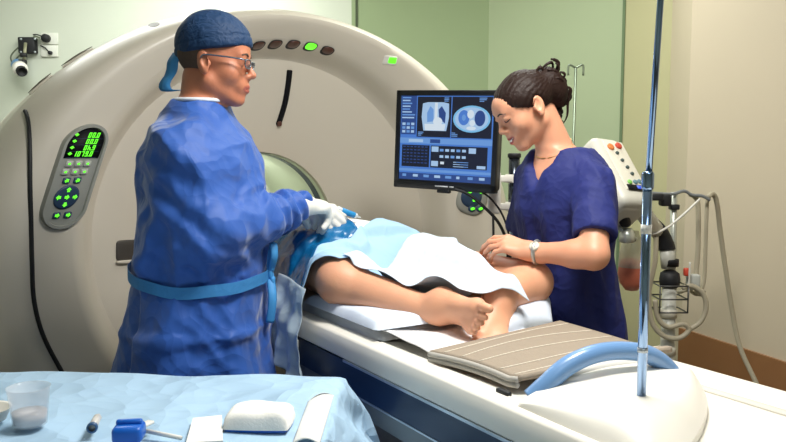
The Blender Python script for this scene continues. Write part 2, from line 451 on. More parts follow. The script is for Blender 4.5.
def foot(F, an, x, up, big, k=1.0, infl=0.0, toes=True, curl=.25):
    """an: ankle, x: towards the toes, up: instep side, big: towards the big toe"""
    an = np.array(an, float); x = unit(x); z = np.array(up, float); z = unit(z - x * (z @ x)); y = np.cross(z, x)
    if y @ np.array(big, float) < 0: y = -y
    P = lambda a, b, c: an + k * (x * a + y * b + z * c)
    Rm = np.stack([x, y, z], 1)
    F.ell(P(-.035, -.002, -.048), V3(.036, .030, .030) * k + infl, Rm, .02)
    F.cap(P(-.005, 0, -.005), P(-.03, 0, -.04), .033 * k + infl, .030 * k + infl, .03)
    F.cap(P(.0, .002, -.012), P(.125, .018, -.052), .036 * k + infl, .020 * k + infl, .03, ax=y, fl=1.05)
    F.cap(P(-.01, -.01, -.045), P(.110, -.026, -.060), .025 * k + infl, .015 * k + infl, .03)
    F.ell(P(.125, .024, -.056), V3(.026, .022, .019) * k + infl, Rm, .02)
    F.ell(P(.112, -.020, -.060), V3(.026, .028, .014) * k + infl, Rm, .02)
    for y_ in (-1, 1): F.ell(P(-.006, .033 * y_, -.004), V3(.012, .008, .012) * k + infl, Rm, .012)
    if toes:
        bx = [(.150, .030, .0125, .032), (.150, .008, .0085, .028), (.144, -.008, .008, .024), (.135, -.022, .0078, .021), (.124, -.036, .0078, .018)]
        for i, (a, b, r, l) in enumerate(bx):
            p = P(a - .01, b, -.056); q = P(a + l * .6, b * 1.05, -.052); e = P(a + l, b * 1.06, -.052 - l * curl)
            F.cap(p, q, r * k + infl, r * .95 * k + infl, .006); F.cap(q, e, r * .95 * k + infl, r * .92 * k + infl, .003)
    else:
        F.ell(P(.135, .0, -.052), V3(.05, .043, .026) * k + infl, Rm, .03)
        F.cap(P(-.05, 0, -.078), P(.17, 0, -.078), .012, .012, .01, ax=y, fl=3.2)
def finish(name, F, mats, parent=None, fn=None, loc=None, rotz=None, sm=0, disp=None, org=None, lipfn=None):
    P, Q = F.mesh()
    if sm: P = relax(P, Q, sm)
    if disp is not None:
        n = normals(P, Q); P = P + n * disp(P, n)[:, None]
    fm = fn(P[Q].mean(1)) if fn else None
    lv = lipfn(P) if lipfn else None
    if org is not None:
        P = P - np.array(org)
        if parent is None: loc = org
    me = mesh_np(name, P, Q, mats, fm)
    if lv is not None and len(me.vertices) == len(lv):
        me.attributes.new('lip', 'FLOAT', 'POINT').data.foreach_set('value', np.asarray(lv, np.float32))
    return link(name, me, parent, loc, rotz)

# ------------------------------------------------------------------ the room
m_pale = M('paint_pale', (206, 212, 198), .75, var=.02, vscale=1.5)
m_green = M('paint_green', (150, 168, 130), .75, var=.02, vscale=1.5)
m_sage = M('paint_sage', (170, 184, 150), .75, var=.02, vscale=1.5)
m_door = M('paint_door', (190, 186, 146), .7, var=.02, vscale=1.5)
m_beige = M('paint_beige', (206, 193, 170), .75, var=.02, vscale=1.5)
m_wood = M('wainscot_wood', (150, 106, 68), .5, var=.10, vscale=5, bump=.001, bscale=20)
m_floor = M('vinyl_floor', (96, 88, 78), .5, var=.08, vscale=6)
m_ceil = M('ceiling_white', (232, 232, 226), .85)
ROOM_H = 2.8
def wall(name, a, b, m, h=ROOM_H, z0=0.0, t=.1, off=0.0):
    a = np.array([*a, 0.0]); b = np.array([*b, 0.0]); d = unit(b - a); n = np.array([-d[1], d[0], 0])       # outside
    if n @ (0.5 * (a + b) - np.array([0, 1.5, 0])) < 0: n = -n
    q = [a - n * off, b - n * off, b + n * t, a + n * t]
    mb = MB(); v = [p + [0, 0, z0] for p in q] + [p + [0, 0, z0 + h] for p in q]
    mb.add(v, [[3, 2, 1, 0], [4, 5, 6, 7]] + [[i, (i + 1) % 4, 4 + (i + 1) % 4, 4 + i] for i in range(4)])
    return tag(mb.build(name, m, smooth=False), kind='structure')
PA, PB, PC = (-3.2, 5.0), (-.232, 4.9), (.606, 4.9)
PD, PE, PF = (1.29, 4.3), (1.44, 4.0), (1.388, 3.6)
PG = (1.388 + .316 * 5, 3.6 - .949 * 5)
mb = MB(); mb.box((0, 1.85, -.05), (7.2, 7.0, .1)); tag(mb.build('floor', m_floor, smooth=False), kind='structure')
mb = MB(); mb.box((0, 1.85, ROOM_H + .05), (7.2, 7.0, .1)); tag(mb.build('ceiling', m_ceil, smooth=False), kind='structure')
wall('wall_back', PA, (-.262, 4.9), m_pale)
wall('wall_back_green', (-.262, 4.9), PC, m_green)
wall('wall_sage', PC, PD, m_sage)
d1 = wall('door_1', PD, PE, m_door)
wall('wall_strip', PE, PF, m_beige)
wall('wall_right', PF, PG, m_beige)
wall('wall_left', (-3.2, -1.3), PA, m_pale)
wall('wall_front', (-3.2, -1.3), (3.05, -1.3), m_pale)
wall('trim_1', PF, PG, m_wood, h=.577, off=.014, t=0)
wall('trim_2', (-.237, 4.9), (-.222, 4.9), M('joint_dark', (74, 84, 64), .8), off=.004, t=0)
wall('trim_3', (PD[0] - .012, PD[1] + .010), PD, M('joint_green', (104, 124, 92), .8), off=.006, t=0)
wall('baseboard_back', PC, PD, m_beige, h=.10, off=.012, t=0)

# ------------------------------------------------------------------ the scanner (local x: along the couch towards the feet, y: across, z: up)
m_shell = M('shell_cream', (216, 209, 195), .42, var=.012, vscale=2, coat=.15)
m_shell2 = M('shell_grey', (203, 203, 197), .45, var=.012, vscale=2, coat=.1)
m_dark = M('rubber_dark', (22, 24, 28), .6)
m_green_led = M('led_green', (96, 240, 40), .4, emit=1.6)
m_brown = M('lens_brown', (92, 58, 48), .3)
m_panel_navy = M('panel_navy', (40, 62, 92), .45)
m_black = M('glossy_black', (10, 12, 18), .55, spec=.2)
m_white = M('plastic_white', (232, 230, 222), .4)
m_btn = M('button_grey', (176, 180, 172), .5)
CW, CZ = .125, 1.065
RR = .825
BW, BZ, BR = .10, 1.06, .36
def outline_pts():
    P = []
    for t in np.linspace(0, math.pi, 400):
        A = 1.25 if math.cos(t) > 0 else 1.22
        P.append((CW + A * math.cos(t), .9 + 1.1 * math.sin(t)))
    for t in np.linspace(0, math.pi, 400)[1:-1]:
        A = 1.22 if math.cos(t) > 0 else 1.25
        x = math.cos(t); y = math.sin(t)
        P.append((CW - A * np.sign(x) * abs(x) ** .55, .9 - .86 * abs(y) ** .6))
    return np.array(P)
_op = outline_pts(); _a = np.arctan2(_op[:, 1] - CZ, _op[:, 0] - CW); _q = np.argsort(_a)
def Rout(a): return np.interp(a, _a[_q], np.hypot(_op[:, 0] - CW, _op[:, 1] - CZ)[_q], period=2 * math.pi)
def funnel(t):  # depth of the recess at fraction t of the way from bore to rim
    q = min(max((t - .85) / .15, 0), 1)
    return -.24 + .14 * (1 - (1 - t) ** 1.7) + .13 * q * q * (3 - 2 * q)
def ring_s(u):  # depth of the outer ring at fraction u of the way from recess to outline
    return .050 + .045 * math.sin(min(u, 1) * math.pi * .75) - .26 * max(0, u - .45) ** 2.2 * 2.2
def front_s(w, z):
    a = math.atan2(z - CZ, w - CW); r = math.hypot(w - CW, z - CZ)
    if r < RR:
        bx, bz = BW + BR * math.cos(a), BZ + BR * math.sin(a); rb = math.hypot(bx - CW, bz - CZ)
        return funnel(min(max((r - rb) / (RR - .02 - rb), 0), 1))
    return ring_s((r - RR) / (Rout(a) - RR))
def on_front(px, py):
    """point of the scanner face (scanner frame) seen at a photo position"""
    s = 0.0
    for _ in range(12):
        d = at(px, py, 1.0) - np.array([0, 0, CAMZ]); c = np.array([0, 0, CAMZ])
        t = ((G + SV * s - c) @ SV) / (d @ SV); p = L(c + d * t); s = front_s(p[1], p[2])
    return p
gan = thing('ct_scanner', 'large cream ring-shaped scanner around the patient couch, with green-lit keys', 'medical scanner', G, ROTZ)
NA = 192
def ring_verts(k, kind):
    out = []
    for i in range(NA):
        a = 2 * math.pi * i / NA - math.pi; c, n = math.cos(a), math.sin(a)
        if kind == 'f':
            p0 = np.array([BW + BR * c, BZ + BR * n]); p1 = np.array([CW + (RR - .02) * c, CZ + (RR - .02) * n]); p = p0 + (p1 - p0) * k; out.append((funnel(k), *p))
        elif kind == 'o':
            r = RR + (Rout(a) - RR) * k; out.append((ring_s(k), CW + r * c, CZ + r * n))
        elif kind == 'b':
            r = Rout(a); q = .985 if k < -.4 else 1.0; out.append((k, CW + r * q * c, CZ + r * q * n))
        else: out.append((k, BW + BR * c, BZ + BR * n))
    return out
rings = [ring_verts(-.27, 't')] + [ring_verts(k, 'f') for k in (0, .03, .08, .15, .25, .35, .45, .55, .65, .72, .78, .82, .85, .88, .91, .94, .97, 1)]
rings += [ring_verts(k, 'o') for k in (0, .03, .08, .15, .25, .35, .45, .55, .65, .72, .78, .84, .9, .95, 1)]
rings += [ring_verts(k, 'b') for k in (-.14 - .03, -.24, -.36, -.39)] + [ring_verts(k, 'b') for k in (-.42, -.44, -.6, -.8, -.9)]
rings += [ring_verts(-.9, 't')]
mb = MB(); V = [p for r in rings for p in r]; nr = len(rings)
mb.add(V, [[i * NA + k, i * NA + (k + 1) % NA, (i + 1) * NA + (k + 1) % NA, (i + 1) * NA + k] for i in range(nr - 1) for k in range(NA)])
mb.build('shell', m_shell, gan, ang=38)
# bore lining and dark window strip
def lining(name, s0, s1, r, m, n=6):
    b = MB(); P = np.array([[(s0 + (s1 - s0) * j / n, BW + r * math.cos(2 * math.pi * i / 120), BZ + r * math.sin(2 * math.pi * i / 120)) for j in range(n + 1)] for i in range(121)])
    b.sheet(P[::-1]); return b.build(name, m, gan)
lining('bore_lining', -.262, -.9, .357, M('bore_green', (206, 214, 190), .35))
_bl = bpy.data.lights.new('bore_fill', 'POINT'); _bl.energy = 2.2; _bl.shadow_soft_size = .05; _bl.color = (.96, 1, .92)  # unseen fill light added to brighten the inside of the bore
_bo = bpy.data.objects.new('bore_fill', _bl); COL.objects.link(_bo); _bo.location = tuple(T(-.62, BW, BZ + .27))
lining('scan_window', -.30, -.36, .3555, M('window_slate', (40, 60, 78), .25))
# seams of the side covers: dark gaps following the shell
def seam(name, pts, r, n=60, m=m_dark, lift=.001):
    b = MB(); b.tube([(front_s(w, z) + lift, w, z) for w, z in spline([(p[0], p[1], 0) for p in pts], n)[:, :2]], r, 8); return b.build(name, m, gan)
lp = [on_front(*p)[1:] for p in ((25, 111), (27, 116), (29, 128), (30, 180), (31, 220), (32, 262), (34, 300), (43, 335), (62, 372), (90, 420))]
seam('cover_gap', lp, .0075)
rp = [on_front(*p)[1:] for p in ((486, 160), (492, 190), (493, 220), (493, 240), (490, 280))]
seam('cover_gap', rp, .006)
# indicator lamps along the rim of the recess
def pad(mb, c, uw, lw, hh, th, ang=0.0, n=28, k=2.6, dome=.0):
    """rounded lozenge lying on the scanner face; c: face point, sizes along and across"""
    ca, sa = math.cos(ang), math.sin(ang); ring = []
    for sc, dz in ((1, -.004), (1, th * .6), (.9, th), (.5, th + dome)):
        for i in range(n):
            t = 2 * math.pi * i / n; x = np.sign(math.cos(t)) * abs(math.cos(t)) ** (2 / k) * lw * sc; y = np.sign(math.sin(t)) * abs(math.sin(t)) ** (2 / k) * hh * sc
            w = c[1] + x * ca - y * sa; z = c[2] + x * sa + y * ca; ring.append((front_s(w, z) + dz, w, z))
    f = [[j * n + i, j * n + (i + 1) % n, (j + 1) * n + (i + 1) % n, (j + 1) * n + i] for j in range(3) for i in range(n)] + [[3 * n + i for i in range(n)]]
    mb.add(ring, f)
for i, (x, y, a) in enumerate(((258, 46, .10), (275, 44.5, .03), (293, 44.5, -.05), (310.5, 46.5, -.12), (327.5, 50.5, -.22))):
    b = MB(); pad(b, on_front(x, y), 0, .027, .0145, .006, a, dome=.002); o = b.build('lamp_surround', m_dark, gan)
    b = MB(); pad(b, on_front(x, y), 0, .0225, .0108, .010, a, dome=.003)
    o2 = b.build('indicator_lamp', m_green_led if i == 3 else m_brown, gan)
    if i == 3: o2['label'] = 'lit green indicator lamp'
# dark curved light slot
sl = spline([(*on_front(*p)[1:], 0) for p in ((289.5, 70), (288, 84), (284.5, 104), (278, 125))], 30)[:, :2]
b = MB(); b.tube([(front_s(w, z) + .001, w, z) for w, z in sl], [.010] + [.0125] * 28 + [.010], 10, flat=1.0); b.build('light_slot', m_black, gan)
b = MB(); p = on_front(278.5, 124); pad(b, p, 0, .010, .012, .016, .2); b.build('slot_lamp', m_brown, gan)
# small position display
b = MB(); p = on_front(390, 60.5); pad(b, p, 0, .030, .018, .004, -.05, k=8); b.build('position_plate', m_white, gan)
b = MB(); p = on_front(392, 60.5); pad(b, p, 0, .017, .012, .007, -.05, k=8); b.build('position_display', m_green_led, gan)
# screw cover near the top
b = MB(); pad(b, on_front(154, 24.5), 0, .020, .010, .003, .5, k=2); b.build('screw_cover', M('screw_grey', (96, 92, 84), .5), gan)
# grab recess beside the surgeon
b = MB(); p = on_front(131, 250); pad(b, p, 0, .060, .040, .006, -.05, k=7); b.build('grab_recess', M('recess_grey', (70, 66, 62), .5), gan)
b = MB(); p = on_front(131, 261); pad(b, p, 0, .060, .006, .016, -.05, k=4); b.build('grab_lip', m_shell, gan)
# service flap bulges on the top edge, with dark slits
for (p0, p1, p2) in (((32, 92), (46, 81), (62, 74)), ((66, 64), (82, 53), (100, 45))):
    b = MB(); pts = []
    for q in spline([(*p0, 0), (*p1, 0), (*p2, 0)], 16):
        a = on_front(q[0], q[1])
        ang_ = math.atan2(a[2] - CZ, a[1] - CW); r = Rout(ang_); pts.append((-.20, CW + (r + .004) * math.cos(ang_), CZ + (r + .004) * math.sin(ang_)))
    b.tube(pts, np.interp(np.linspace(0, 1, 16), [0, .5, 1], [.003, .008, .003]), 10); b.build('service_flap', m_shell, gan)
    b = MB(); b.tube([(p[0] + .004, p[1] - .004, p[2] + .006) for p in pts], np.interp(np.linspace(0, 1, 16), [0, .5, 1], [.0012, .0034, .0012]), 8); b.build('flap_slit', M('slit_olive', (92, 88, 72), .6), gan)

# seven segment digits
SEG = {'0': 'abcdef', '1': 'bc', '4': 'bcfg', '7': 'abc', '9': 'abcdfg', 'h': 'cefg', '.': 'p'}
def digits(mb, text, O, X, Y, h):
    w = h * .52; t = h * .17; x = 0
    for ch in text:
        if ch == '.':
            mb.prism([(x - .1 * h, 0), (x + .06 * h, 0), (x + .06 * h, t), (x - .1 * h, t)], .001, X, Y, O); x += h * .12; continue
        rect = {'a': (0, h - t, w, h), 'b': (w - t, h / 2, w, h), 'c': (w - t, 0, w, h / 2), 'd': (0, 0, w, t), 'e': (0, 0, t, h / 2), 'f': (0, h / 2, t, h), 'g': (0, h / 2 - t / 2, w, h / 2 + t / 2)}
        for q in SEG[ch]:
            a0, b0, a1, b1 = rect[q]; sh = .12; mb.prism([(x + a0 + b0 * sh, b0), (x + a1 + b0 * sh, b0), (x + a1 + b1 * sh, b1), (x + a0 + b1 * sh, b1)], .001, X, Y, O)
        x += w + h * .22
# control panel: a tilted pill set into the face
def face_frame(p, up):
    n0 = np.array([1.0, 0, 0]); e = .01
    n0 = unit(np.array([1, -(front_s(p[1] + e, p[2]) - front_s(p[1] - e, p[2])) / (2 * e), -(front_s(p[1], p[2] + e) - front_s(p[1], p[2] - e)) / (2 * e)]))
    Y = np.array(up) - n0 * (np.array(up) @ n0); Y = unit(Y); X = np.cross(Y, n0); return X, Y, n0
pT = on_front(82.5, 145); pB = on_front(62.5, 207)
O = (pT + pB) / 2; X, Y, Nn = face_frame(O, pT - pB); X = unit(V3(0, 1, 0) - Nn * Nn[1]); X = unit(X - V3(0, 0, 1) * X[2])
hl = np.linalg.norm(pT - pB) / 2
def pill(r, d, half=hl, n=20, bend=.0):
    q = [(r * math.cos(t), half + r * math.sin(t)) for t in np.linspace(0, math.pi, n)] + [(r * math.cos(t), -half + r * math.sin(t)) for t in np.linspace(math.pi, 2 * math.pi, n)]
    return [(a + .010 * (b / .2) ** 2, b) for a, b in q]
b = MB(); P_ = O + Nn * .010
q0 = [P_ + X * a * 1.0 + Y * c_ for a, c_ in pill(.078, 0)]; q1 = [P_ + Nn * .010 + X * a + Y * c_ for a, c_ in pill(.076, 0)]; q2 = [P_ + Nn * .010 + X * a + Y * c_ for a, c_ in pill(.066, 0)]; q3 = [P_ + Nn * .002 + X * a + Y * c_ for a, c_ in pill(.064, 0)]
q00 = [p - Nn * .05 for p in q0]
n = len(q0); b.add(q00 + q0 + q1 + q2 + q3, [[j * n + i, j * n + (i + 1) % n, (j + 1) * n + (i + 1) % n, (j + 1) * n + i] for j in range(4) for i in range(n)] + [[4 * n + i for i in range(n)]])
cp = b.build('control_panel', M('panel_grey', (150, 152, 146), .5), gan, ang=40)
PO = O + Nn * .0125
def ppt(a, c_, d=0.0): return PO + X * (a + .010 * (c_ / .2) ** 2) + Y * c_ + Nn * d
b = MB(); q = [(r_ * .063, hl + .063 * s_) for r_, s_ in [(math.cos(t), math.sin(t)) for t in np.linspace(0, math.pi, 20)]] + [(-.063, .066), (.063, .066)]
b.prism([(a + .010 * (c_ / .2) ** 2, c_) for a, c_ in q], .006, X, Y, PO + Nn * .002); b.build('display', m_black, cp)
SK = X * .0 ; row_y = [.149, .126, .103, .081]
for tx, y_ in zip(('00.0', '00.0', '0h.9', '1079.0'), row_y):
    b = MB(); wd_ = sum(.0 if c == '.' else .0145 for c in tx); digits(b, tx, ppt(.042 - wd_ - (.001 if '.' in tx else 0), y_ - .009, .0035), X, Y, .0185)
    b.build('digits', m_green_led, cp)
    b = MB(); b.prism([(-.008, 0), (0, -.006), (.008, 0), (0, .006)], .001, X, Y, ppt(-.044, y_ + .001, .0035)); b.build('row_mark', m_green_led, cp)
    b = MB(); b.prism([(-.055, 0), (.055, 0), (.055, .0012), (-.055, .0012)], .001, X, Y, ppt(0, y_ - .0135, .003)); b.build('row_line', m_panel_navy, cp)
def button(a, c_, r, m, shape, th=.006):
    b = MB(); n = 24; kq = 2 if shape == 'round' else 6
    ring = []
    for sc, d in ((1, -.004), (1, th * .7), (.88, th)):
        for i in range(n):
            t = 2 * math.pi * i / n; x = np.sign(math.cos(t)) * abs(math.cos(t)) ** (2 / kq) * r * sc; y = np.sign(math.sin(t)) * abs(math.sin(t)) ** (2 / kq) * r * sc * (.85 if shape != 'round' else 1); ring.append(ppt(a, c_, d) + X * x + Y * y)
    b.add(ring, [[j * n + i, j * n + (i + 1) % n, (j + 1) * n + (i + 1) % n, (j + 1) * n + i] for j in range(2) for i in range(n)] + [[2 * n + i for i in range(n)]])
    return b.build('button' if shape != 'round' else 'key_disc', m, cp)
def mark(a, c_, ang, d, s_=.0085):
    b = MB(); q = [(-.8, -.5), (.1, -.5), (.1, -1), (1, 0), (.1, 1), (.1, .5), (-.8, .5)]; ca, sa = math.cos(ang), math.sin(ang)
    b.prism([(s_ * (u * ca - v * sa), s_ * (u * sa + v * ca)) for u, v in q], .001, X, Y, ppt(a, c_, d)); b.build('key_mark', m_green_led, cp)
for y_, xs in ((.046, (-.034, -.002, .030)), (.017, (-.038, -.005, .028))):
    for x_ in xs: button(x_, y_, .0125, m_btn, 'sq'); mark(x_, y_, 0.3, .0068, .0055)
for x_ in (-.024, .014): button(x_, -.014, .0125, m_panel_navy, 'sq'); mark(x_, -.014, .6, .0068)
button(-.006, -.074, .043, m_panel_navy, 'round', .004)
for dx, dy, a_ in ((-.028, 0, math.pi), (.028, 0, 0), (0, .026, math.pi / 2), (0, -.026, -math.pi / 2), (0, 0, 0)): mark(-.006 + dx, -.074 + dy, a_, .005, .009)
for x_ in (-.024, .014): button(x_, -.138, .0125, m_panel_navy, 'sq'); mark(x_, -.138, 0, .0068)
# the keypad on the far shoulder, partly behind the monitor
kp = on_front(474, 199)
b = MB(); pad(b, kp + V3(0, 0, .03), 0, .075, .105, .012, -.35, k=3); kpd = b.build('keypad', M('panel_grey', (150, 152, 146), .5), gan)
b = MB(); pad(b, on_front(470, 197), 0, .052, .050, .018, 0, k=2); b.build('key_disc', m_panel_navy, kpd)
for x, y in ((467, 192), (479, 192), (472, 200), (470, 208.5), (478, 208.5)):
    if y > 205: b = MB(); pad(b, on_front(x, y), 0, .018, .016, .018, 0, k=2); b.build('button', m_panel_navy, kpd)
    b = MB(); pad(b, on_front(x, y), 0, .009, .006, .024, .3, k=3); b.build('key_mark', m_green_led, kpd)

# ------------------------------------------------------------------ the patient couch
m_couch = M('couch_white', (236, 232, 222), .38, coat=.15)
m_navy = M('couch_navy', (24, 44, 72), .35)
m_silver = M('strip_silver', (190, 198, 205), .3, metal=.6)
m_couchgrey = M('couch_grey', (120, 124, 126), .5)
m_blue = M('handle_blue', (110, 152, 202), .32, coat=.3)
tab = thing('patient_couch', 'white scanner couch with navy side strip and blue grab handle at its foot', 'patient couch', G, ROTZ)
S0, S1 = .30, 2.75
def sweep(name, prof, s0, s1, m, n=2, ang=35, closed=True):
    b = MB(); k = len(prof); ss = np.linspace(s0, s1, n); v = [(s_, w, z) for s_ in ss for w, z in prof]
    f = [[i * k + j, i * k + (j + 1) % k, (i + 1) * k + (j + 1) % k, (i + 1) * k + j] for i in range(n - 1) for j in range(k)] + [list(range(k))[::-1], [(n - 1) * k + j for j in range(k)]]
    b.add(v, [q[::-1] for q in f]); return b.build(name, m, tab, ang=ang)
def arc(cx, cz, r, a0, a1, n=8): return [(cx + r * math.cos(t), cz + r * math.sin(t)) for t in np.linspace(math.radians(a0), math.radians(a1), n)]
sweep('side_rail', [(-.212, .905), (-.212, .960)] + arc(-.247, .948, .012, 90, 150, 6) + [(-.2635, .93), (-.265, .908), (-.263, .905)], S0, S1, m_couch)
sweep('far_rail', [(.27, .90), (.272, .93)] + arc(.257, .946, .014, 30, 90, 6) + [(.212, .960), (.205, .955), (.185, .950), (.180, .900)], S0, S1, m_couch)
sweep('far_trim', [(.165, .948), (.180, .951), (.180, .93), (.165, .93)], S0, S1, M('trim_grey', (206, 202, 192), .5))
sweep('couch_top', [(-.208, .90)] + [(-.208, .955), (-.200, .957)] + [(w, .955 - .014 * (1 - (w / .2) ** 2)) for w in np.linspace(-.19, .15, 12)] + [(.165, .945), (.165, .90)], S0 - .55, S1, m_couch)
sweep('side_panel', [(-.24, .90), (-.262, .900), (-.266, .86), (-.263, .828), (-.24, .828)], S0, S1, m_navy)
sweep('trim_strip', [(-.255, .905), (-.2665, .9035), (-.2665, .8975), (-.255, .896)], 1.22, S1, m_silver)
sweep('trim_strip', [(-.25, .829), (-.2650, .828), (-.2650, .824), (-.25, .824)], 1.10, S1, m_silver)
sweep('under_panel', [(-.24, .83), (-.258, .824), (-.252, .775), (-.22, .76), (.22, .76), (.26, .80), (.26, .902), (-.2, .902)], S0, S1, m_couchgrey)
b = MB(); b.box((1.15, 0, .40), (1.3, .34, .80), bev=.04, seg=3); b.build('pedestal', M('pedestal_taupe', (150, 140, 126), .5), tab, ang=40)
b = MB(); b.box((1.2, 0, .06), (1.7, .5, .12), bev=.03); b.build('foot_plate', m_couchgrey, tab, ang=40)
for px_, py_ in ((315, 341), (313.5, 346)):
    p = L(at(px_, py_, 2.12)); b = MB(); b.box((p[0], -.2665, p[2] - .0), (.010, .006, .022), bev=.002); b.build('couch_mark', m_white, tab)
# dark stop clip at the end of the slot
b = MB(); b.box((1.775, -.212, .962), (.035, .012, .010), bev=.002); b.build('stop_clip', m_dark, tab)
# white foot hood: rounded in plan, low dome
def hood_edge(t):
    """plan outline going round the far end from the far front corner to the near front corner"""
    P = spline([(1.845, .205, 0), (1.90, .19, 0), (1.96, .135, 0), (2.02, .065, 0), (2.07, -.015, 0), (2.11, -.09, 0), (2.14, -.16, 0), (2.15, -.215, 0), (2.12, -.236, 0), (2.05, -.240, 0), (1.95, -.240, 0), (1.85, -.238, 0)], 101)
    return P[int(round(t * 100)), :2]
def hood(u, v):
    e = hood_edge(u); c = np.array([1.845, e[1] if False else -.03]); c = np.array([1.845, .205 + (-.238 - .205) * u])
    p = c + (e - c) * v; d = 1 - v
    edge = min(1, (1 - v) / .30); z = .9605 + .038 * math.sin(edge * math.pi / 2) * max(0, math.sin(math.pi * u)) ** .55
    return (p[0], p[1], z)
b = MB(); nu, nv = 101, 24
P = np.array([[hood(i / 100, (j / (nv - 1)) ** .8) for j in range(nv)] for i in range(nu)]); b.sheet(P, 0)
Pd = P.copy()
bot = [(p[0], p[1], .925) for p in P[:, -1]]; o_ = len(b.v); top = [tuple(p) for p in P[:, -1]]
b.add(top + bot, [[i, i + 1, nu + i + 1, nu + i][::-1] for i in range(nu - 1)])
fr = [tuple(p) for p in P[:, 0]]; fb = [(p[0], p[1], .925) for p in P[:, 0]]; b.add(fr + fb, [[i, i + 1, nu + i + 1, nu + i] for i in range(nu - 1)])
me_h = b.build('foot_hood', m_couch, tab, ang=50)
b = MB(); b.tube(spline([(1.838, -.175, .982), (1.836, -.10, .994), (1.836, .03, .994), (1.838, .16, .978)], 24), [.003, .008] + [.013] * 20 + [.008, .003], 12); b.build('hood_lip', m_couch, tab)
# arched blue grab handle
hp = [L(at(533, 399, 1.385)), L(at(548, 383, 1.385)), L(at(566, 367, 1.395)), L(at(588, 356, 1.41)), L(at(612, 351, 1.435)), L(at(638, 352, 1.46)), L(at(655, 358, 1.485)), L(at(668, 369, 1.50)), L(at(673, 380, 1.50))]
b = MB(); b.tube(spline(hp, 48), np.interp(np.linspace(0, 1, 48), [0, .12, .5, .88, 1], [.022, .0185, .0180, .0185, .024]), 18); b.build('grab_handle', m_blue, tab)

# ------------------------------------------------------------------ chrome pole planted in the foot hood
m_chrome = M('chrome', (150, 178, 216), .12, metal=1.0)
m_chrome2 = M('chrome_blue', (96, 130, 176), .15, metal=.9)
base = at(641, 404, 1.29); base[2] = .985
top = at(661, -6, 1.29)
top[0] = base[0] + .026; top[1] = base[1]; top[2] = 2.05
pole = thing('drip_pole', 'tall chrome drip pole standing upright in the white foot hood', 'drip pole', base)
b = MB(); b.tube([(0, 0, -.02), (0, 0, .40)], .0082, 16); b.build('lower_tube', m_chrome, pole)
b = MB(); b.tube([(0, 0, .36), (top - base) * 1.0], .0055, 14); b.build('upper_tube', m_chrome, pole)
b = MB(); b.lathe([(.0095, .372), (.0105, .376), (.0105, .398), (.0085, .402)], n=20); b.build('tube_collar', m_chrome, pole)
b = MB(); b.lathe([(.0092, .296), (.0092, .312)], n=20); b.build('white_tape', m_white, pole)
b = MB(); b.lathe([(.009, .09), (.009, .098)], n=20); b.build('clear_ring', m_silver, pole)
b = MB(); b.lathe([(.014, -.004), (.012, .004), (.0083, .005)], n=20); b.build('socket_ring', m_dark, pole)
tp = top - base
b = MB()
for s_ in (-1, 1): b.tube(spline([tp, tp + V3(.05 * s_, 0, .01), tp + V3(.085 * s_, 0, -.02), tp + V3(.105 * s_, 0, .012)], 16), .004, 8)
b.build('bag_hook', m_chrome, pole)

# ------------------------------------------------------------------ bedding on the couch
m_sheet = M('sheet_white', (236, 236, 236), .8, bump=.002, bscale=40)
m_paper = M('drape_white', (208, 222, 234), .8, bump=.010, bscale=8, btype='voronoi')
m_lightblue = M('drape_light_blue', (164, 200, 228), .8, bump=.002, bscale=12, btype='voronoi')
m_teal = M('plastic_teal', (16, 104, 158), .25, bump=.006, bscale=12, btype='voronoi')
m_clear = M('plastic_clear', (206, 224, 234), .3, bump=.006, bscale=14, btype='voronoi', alpha=.62)
m_skin = M('skin_light', (226, 166, 132), .5, sss=.12, var=.05, vscale=14, bump=.0004, bscale=160)
m_skin_d = M('skin_ruddy', (190, 122, 92), .5, sss=.12, var=.06, vscale=14, bump=.0004, bscale=160)
m_skin_w = M('skin_fair', (218, 156, 124), .48, sss=.12, var=.04, vscale=14, bump=.0003, bscale=160)
m_nail = M('nail', (232, 178, 158), .3)
wr_a = Wrinkle(3, 26); wr_b = Wrinkle(5, 55); wr_c = Wrinkle(8, 12); wr_d = Wrinkle(11, 34)
def add_lips(m, col):
    nt = m.node_tree; b = nt.nodes['Principled BSDF']; a = nt.nodes.new('ShaderNodeAttribute'); a.attribute_name = 'lip'
    mx = nt.nodes.new('ShaderNodeMix'); mx.data_type = 'RGBA'; src = b.inputs['Base Color'].links[0].from_socket
    nt.links.new(a.outputs['Fac'], mx.inputs[0]); nt.links.new(src, mx.inputs[6]); mx.inputs[7].default_value = lin(col); nt.links.new(mx.outputs[2], b.inputs['Base Color'])
add_lips(m_skin_d, (160, 88, 74)); add_lips(m_skin_w, (188, 92, 88))
# padded mattress
def rounded_slab(s0, s1, w0, w1, z0, th, nu=40, nv=24, p=.16, amp=.004):
    def fn(u, v):
        x = 2 * u - 1; y = 2 * v - 1
        e = (1 - abs(x) ** 9) * (1 - abs(y) ** 7); e = max(e, 0) ** .4
        s_ = (s0 + s1) / 2 + x * (s1 - s0) / 2; w_ = (w0 + w1) / 2 + y * (w1 - w0) / 2
        return (s_, w_, z0 + th * e + amp * e * float(wr_a(np.array([s_, w_, 0]))))
    b = MB(); b.grid(fn, nu, nv, 0)
    b.grid(lambda u, v: (lambda q: (q[0], q[1], z0))(fn(u, 1 - v)), nu, nv, 0); return b
b = rounded_slab(-.45, 1.30, -.206, .176, .9575, .030, 70, 30); o = b.build('couch_mattress', m_sheet, None, loc=G, rotz=ROTZ)
tag(o, 'puffy white mattress pad on the couch under the patient', 'mattress pad')

b = rounded_slab(.90, 1.31, -.222, -.035, .9885, .030, 40, 24); o = b.build('leg_cushion', M('sheet_bluewhite', (214, 224, 238), .8, bump=.002, bscale=30), None, loc=G, rotz=ROTZ)
tag(o, 'thin white cushion under the near calf of the patient', 'cushion')
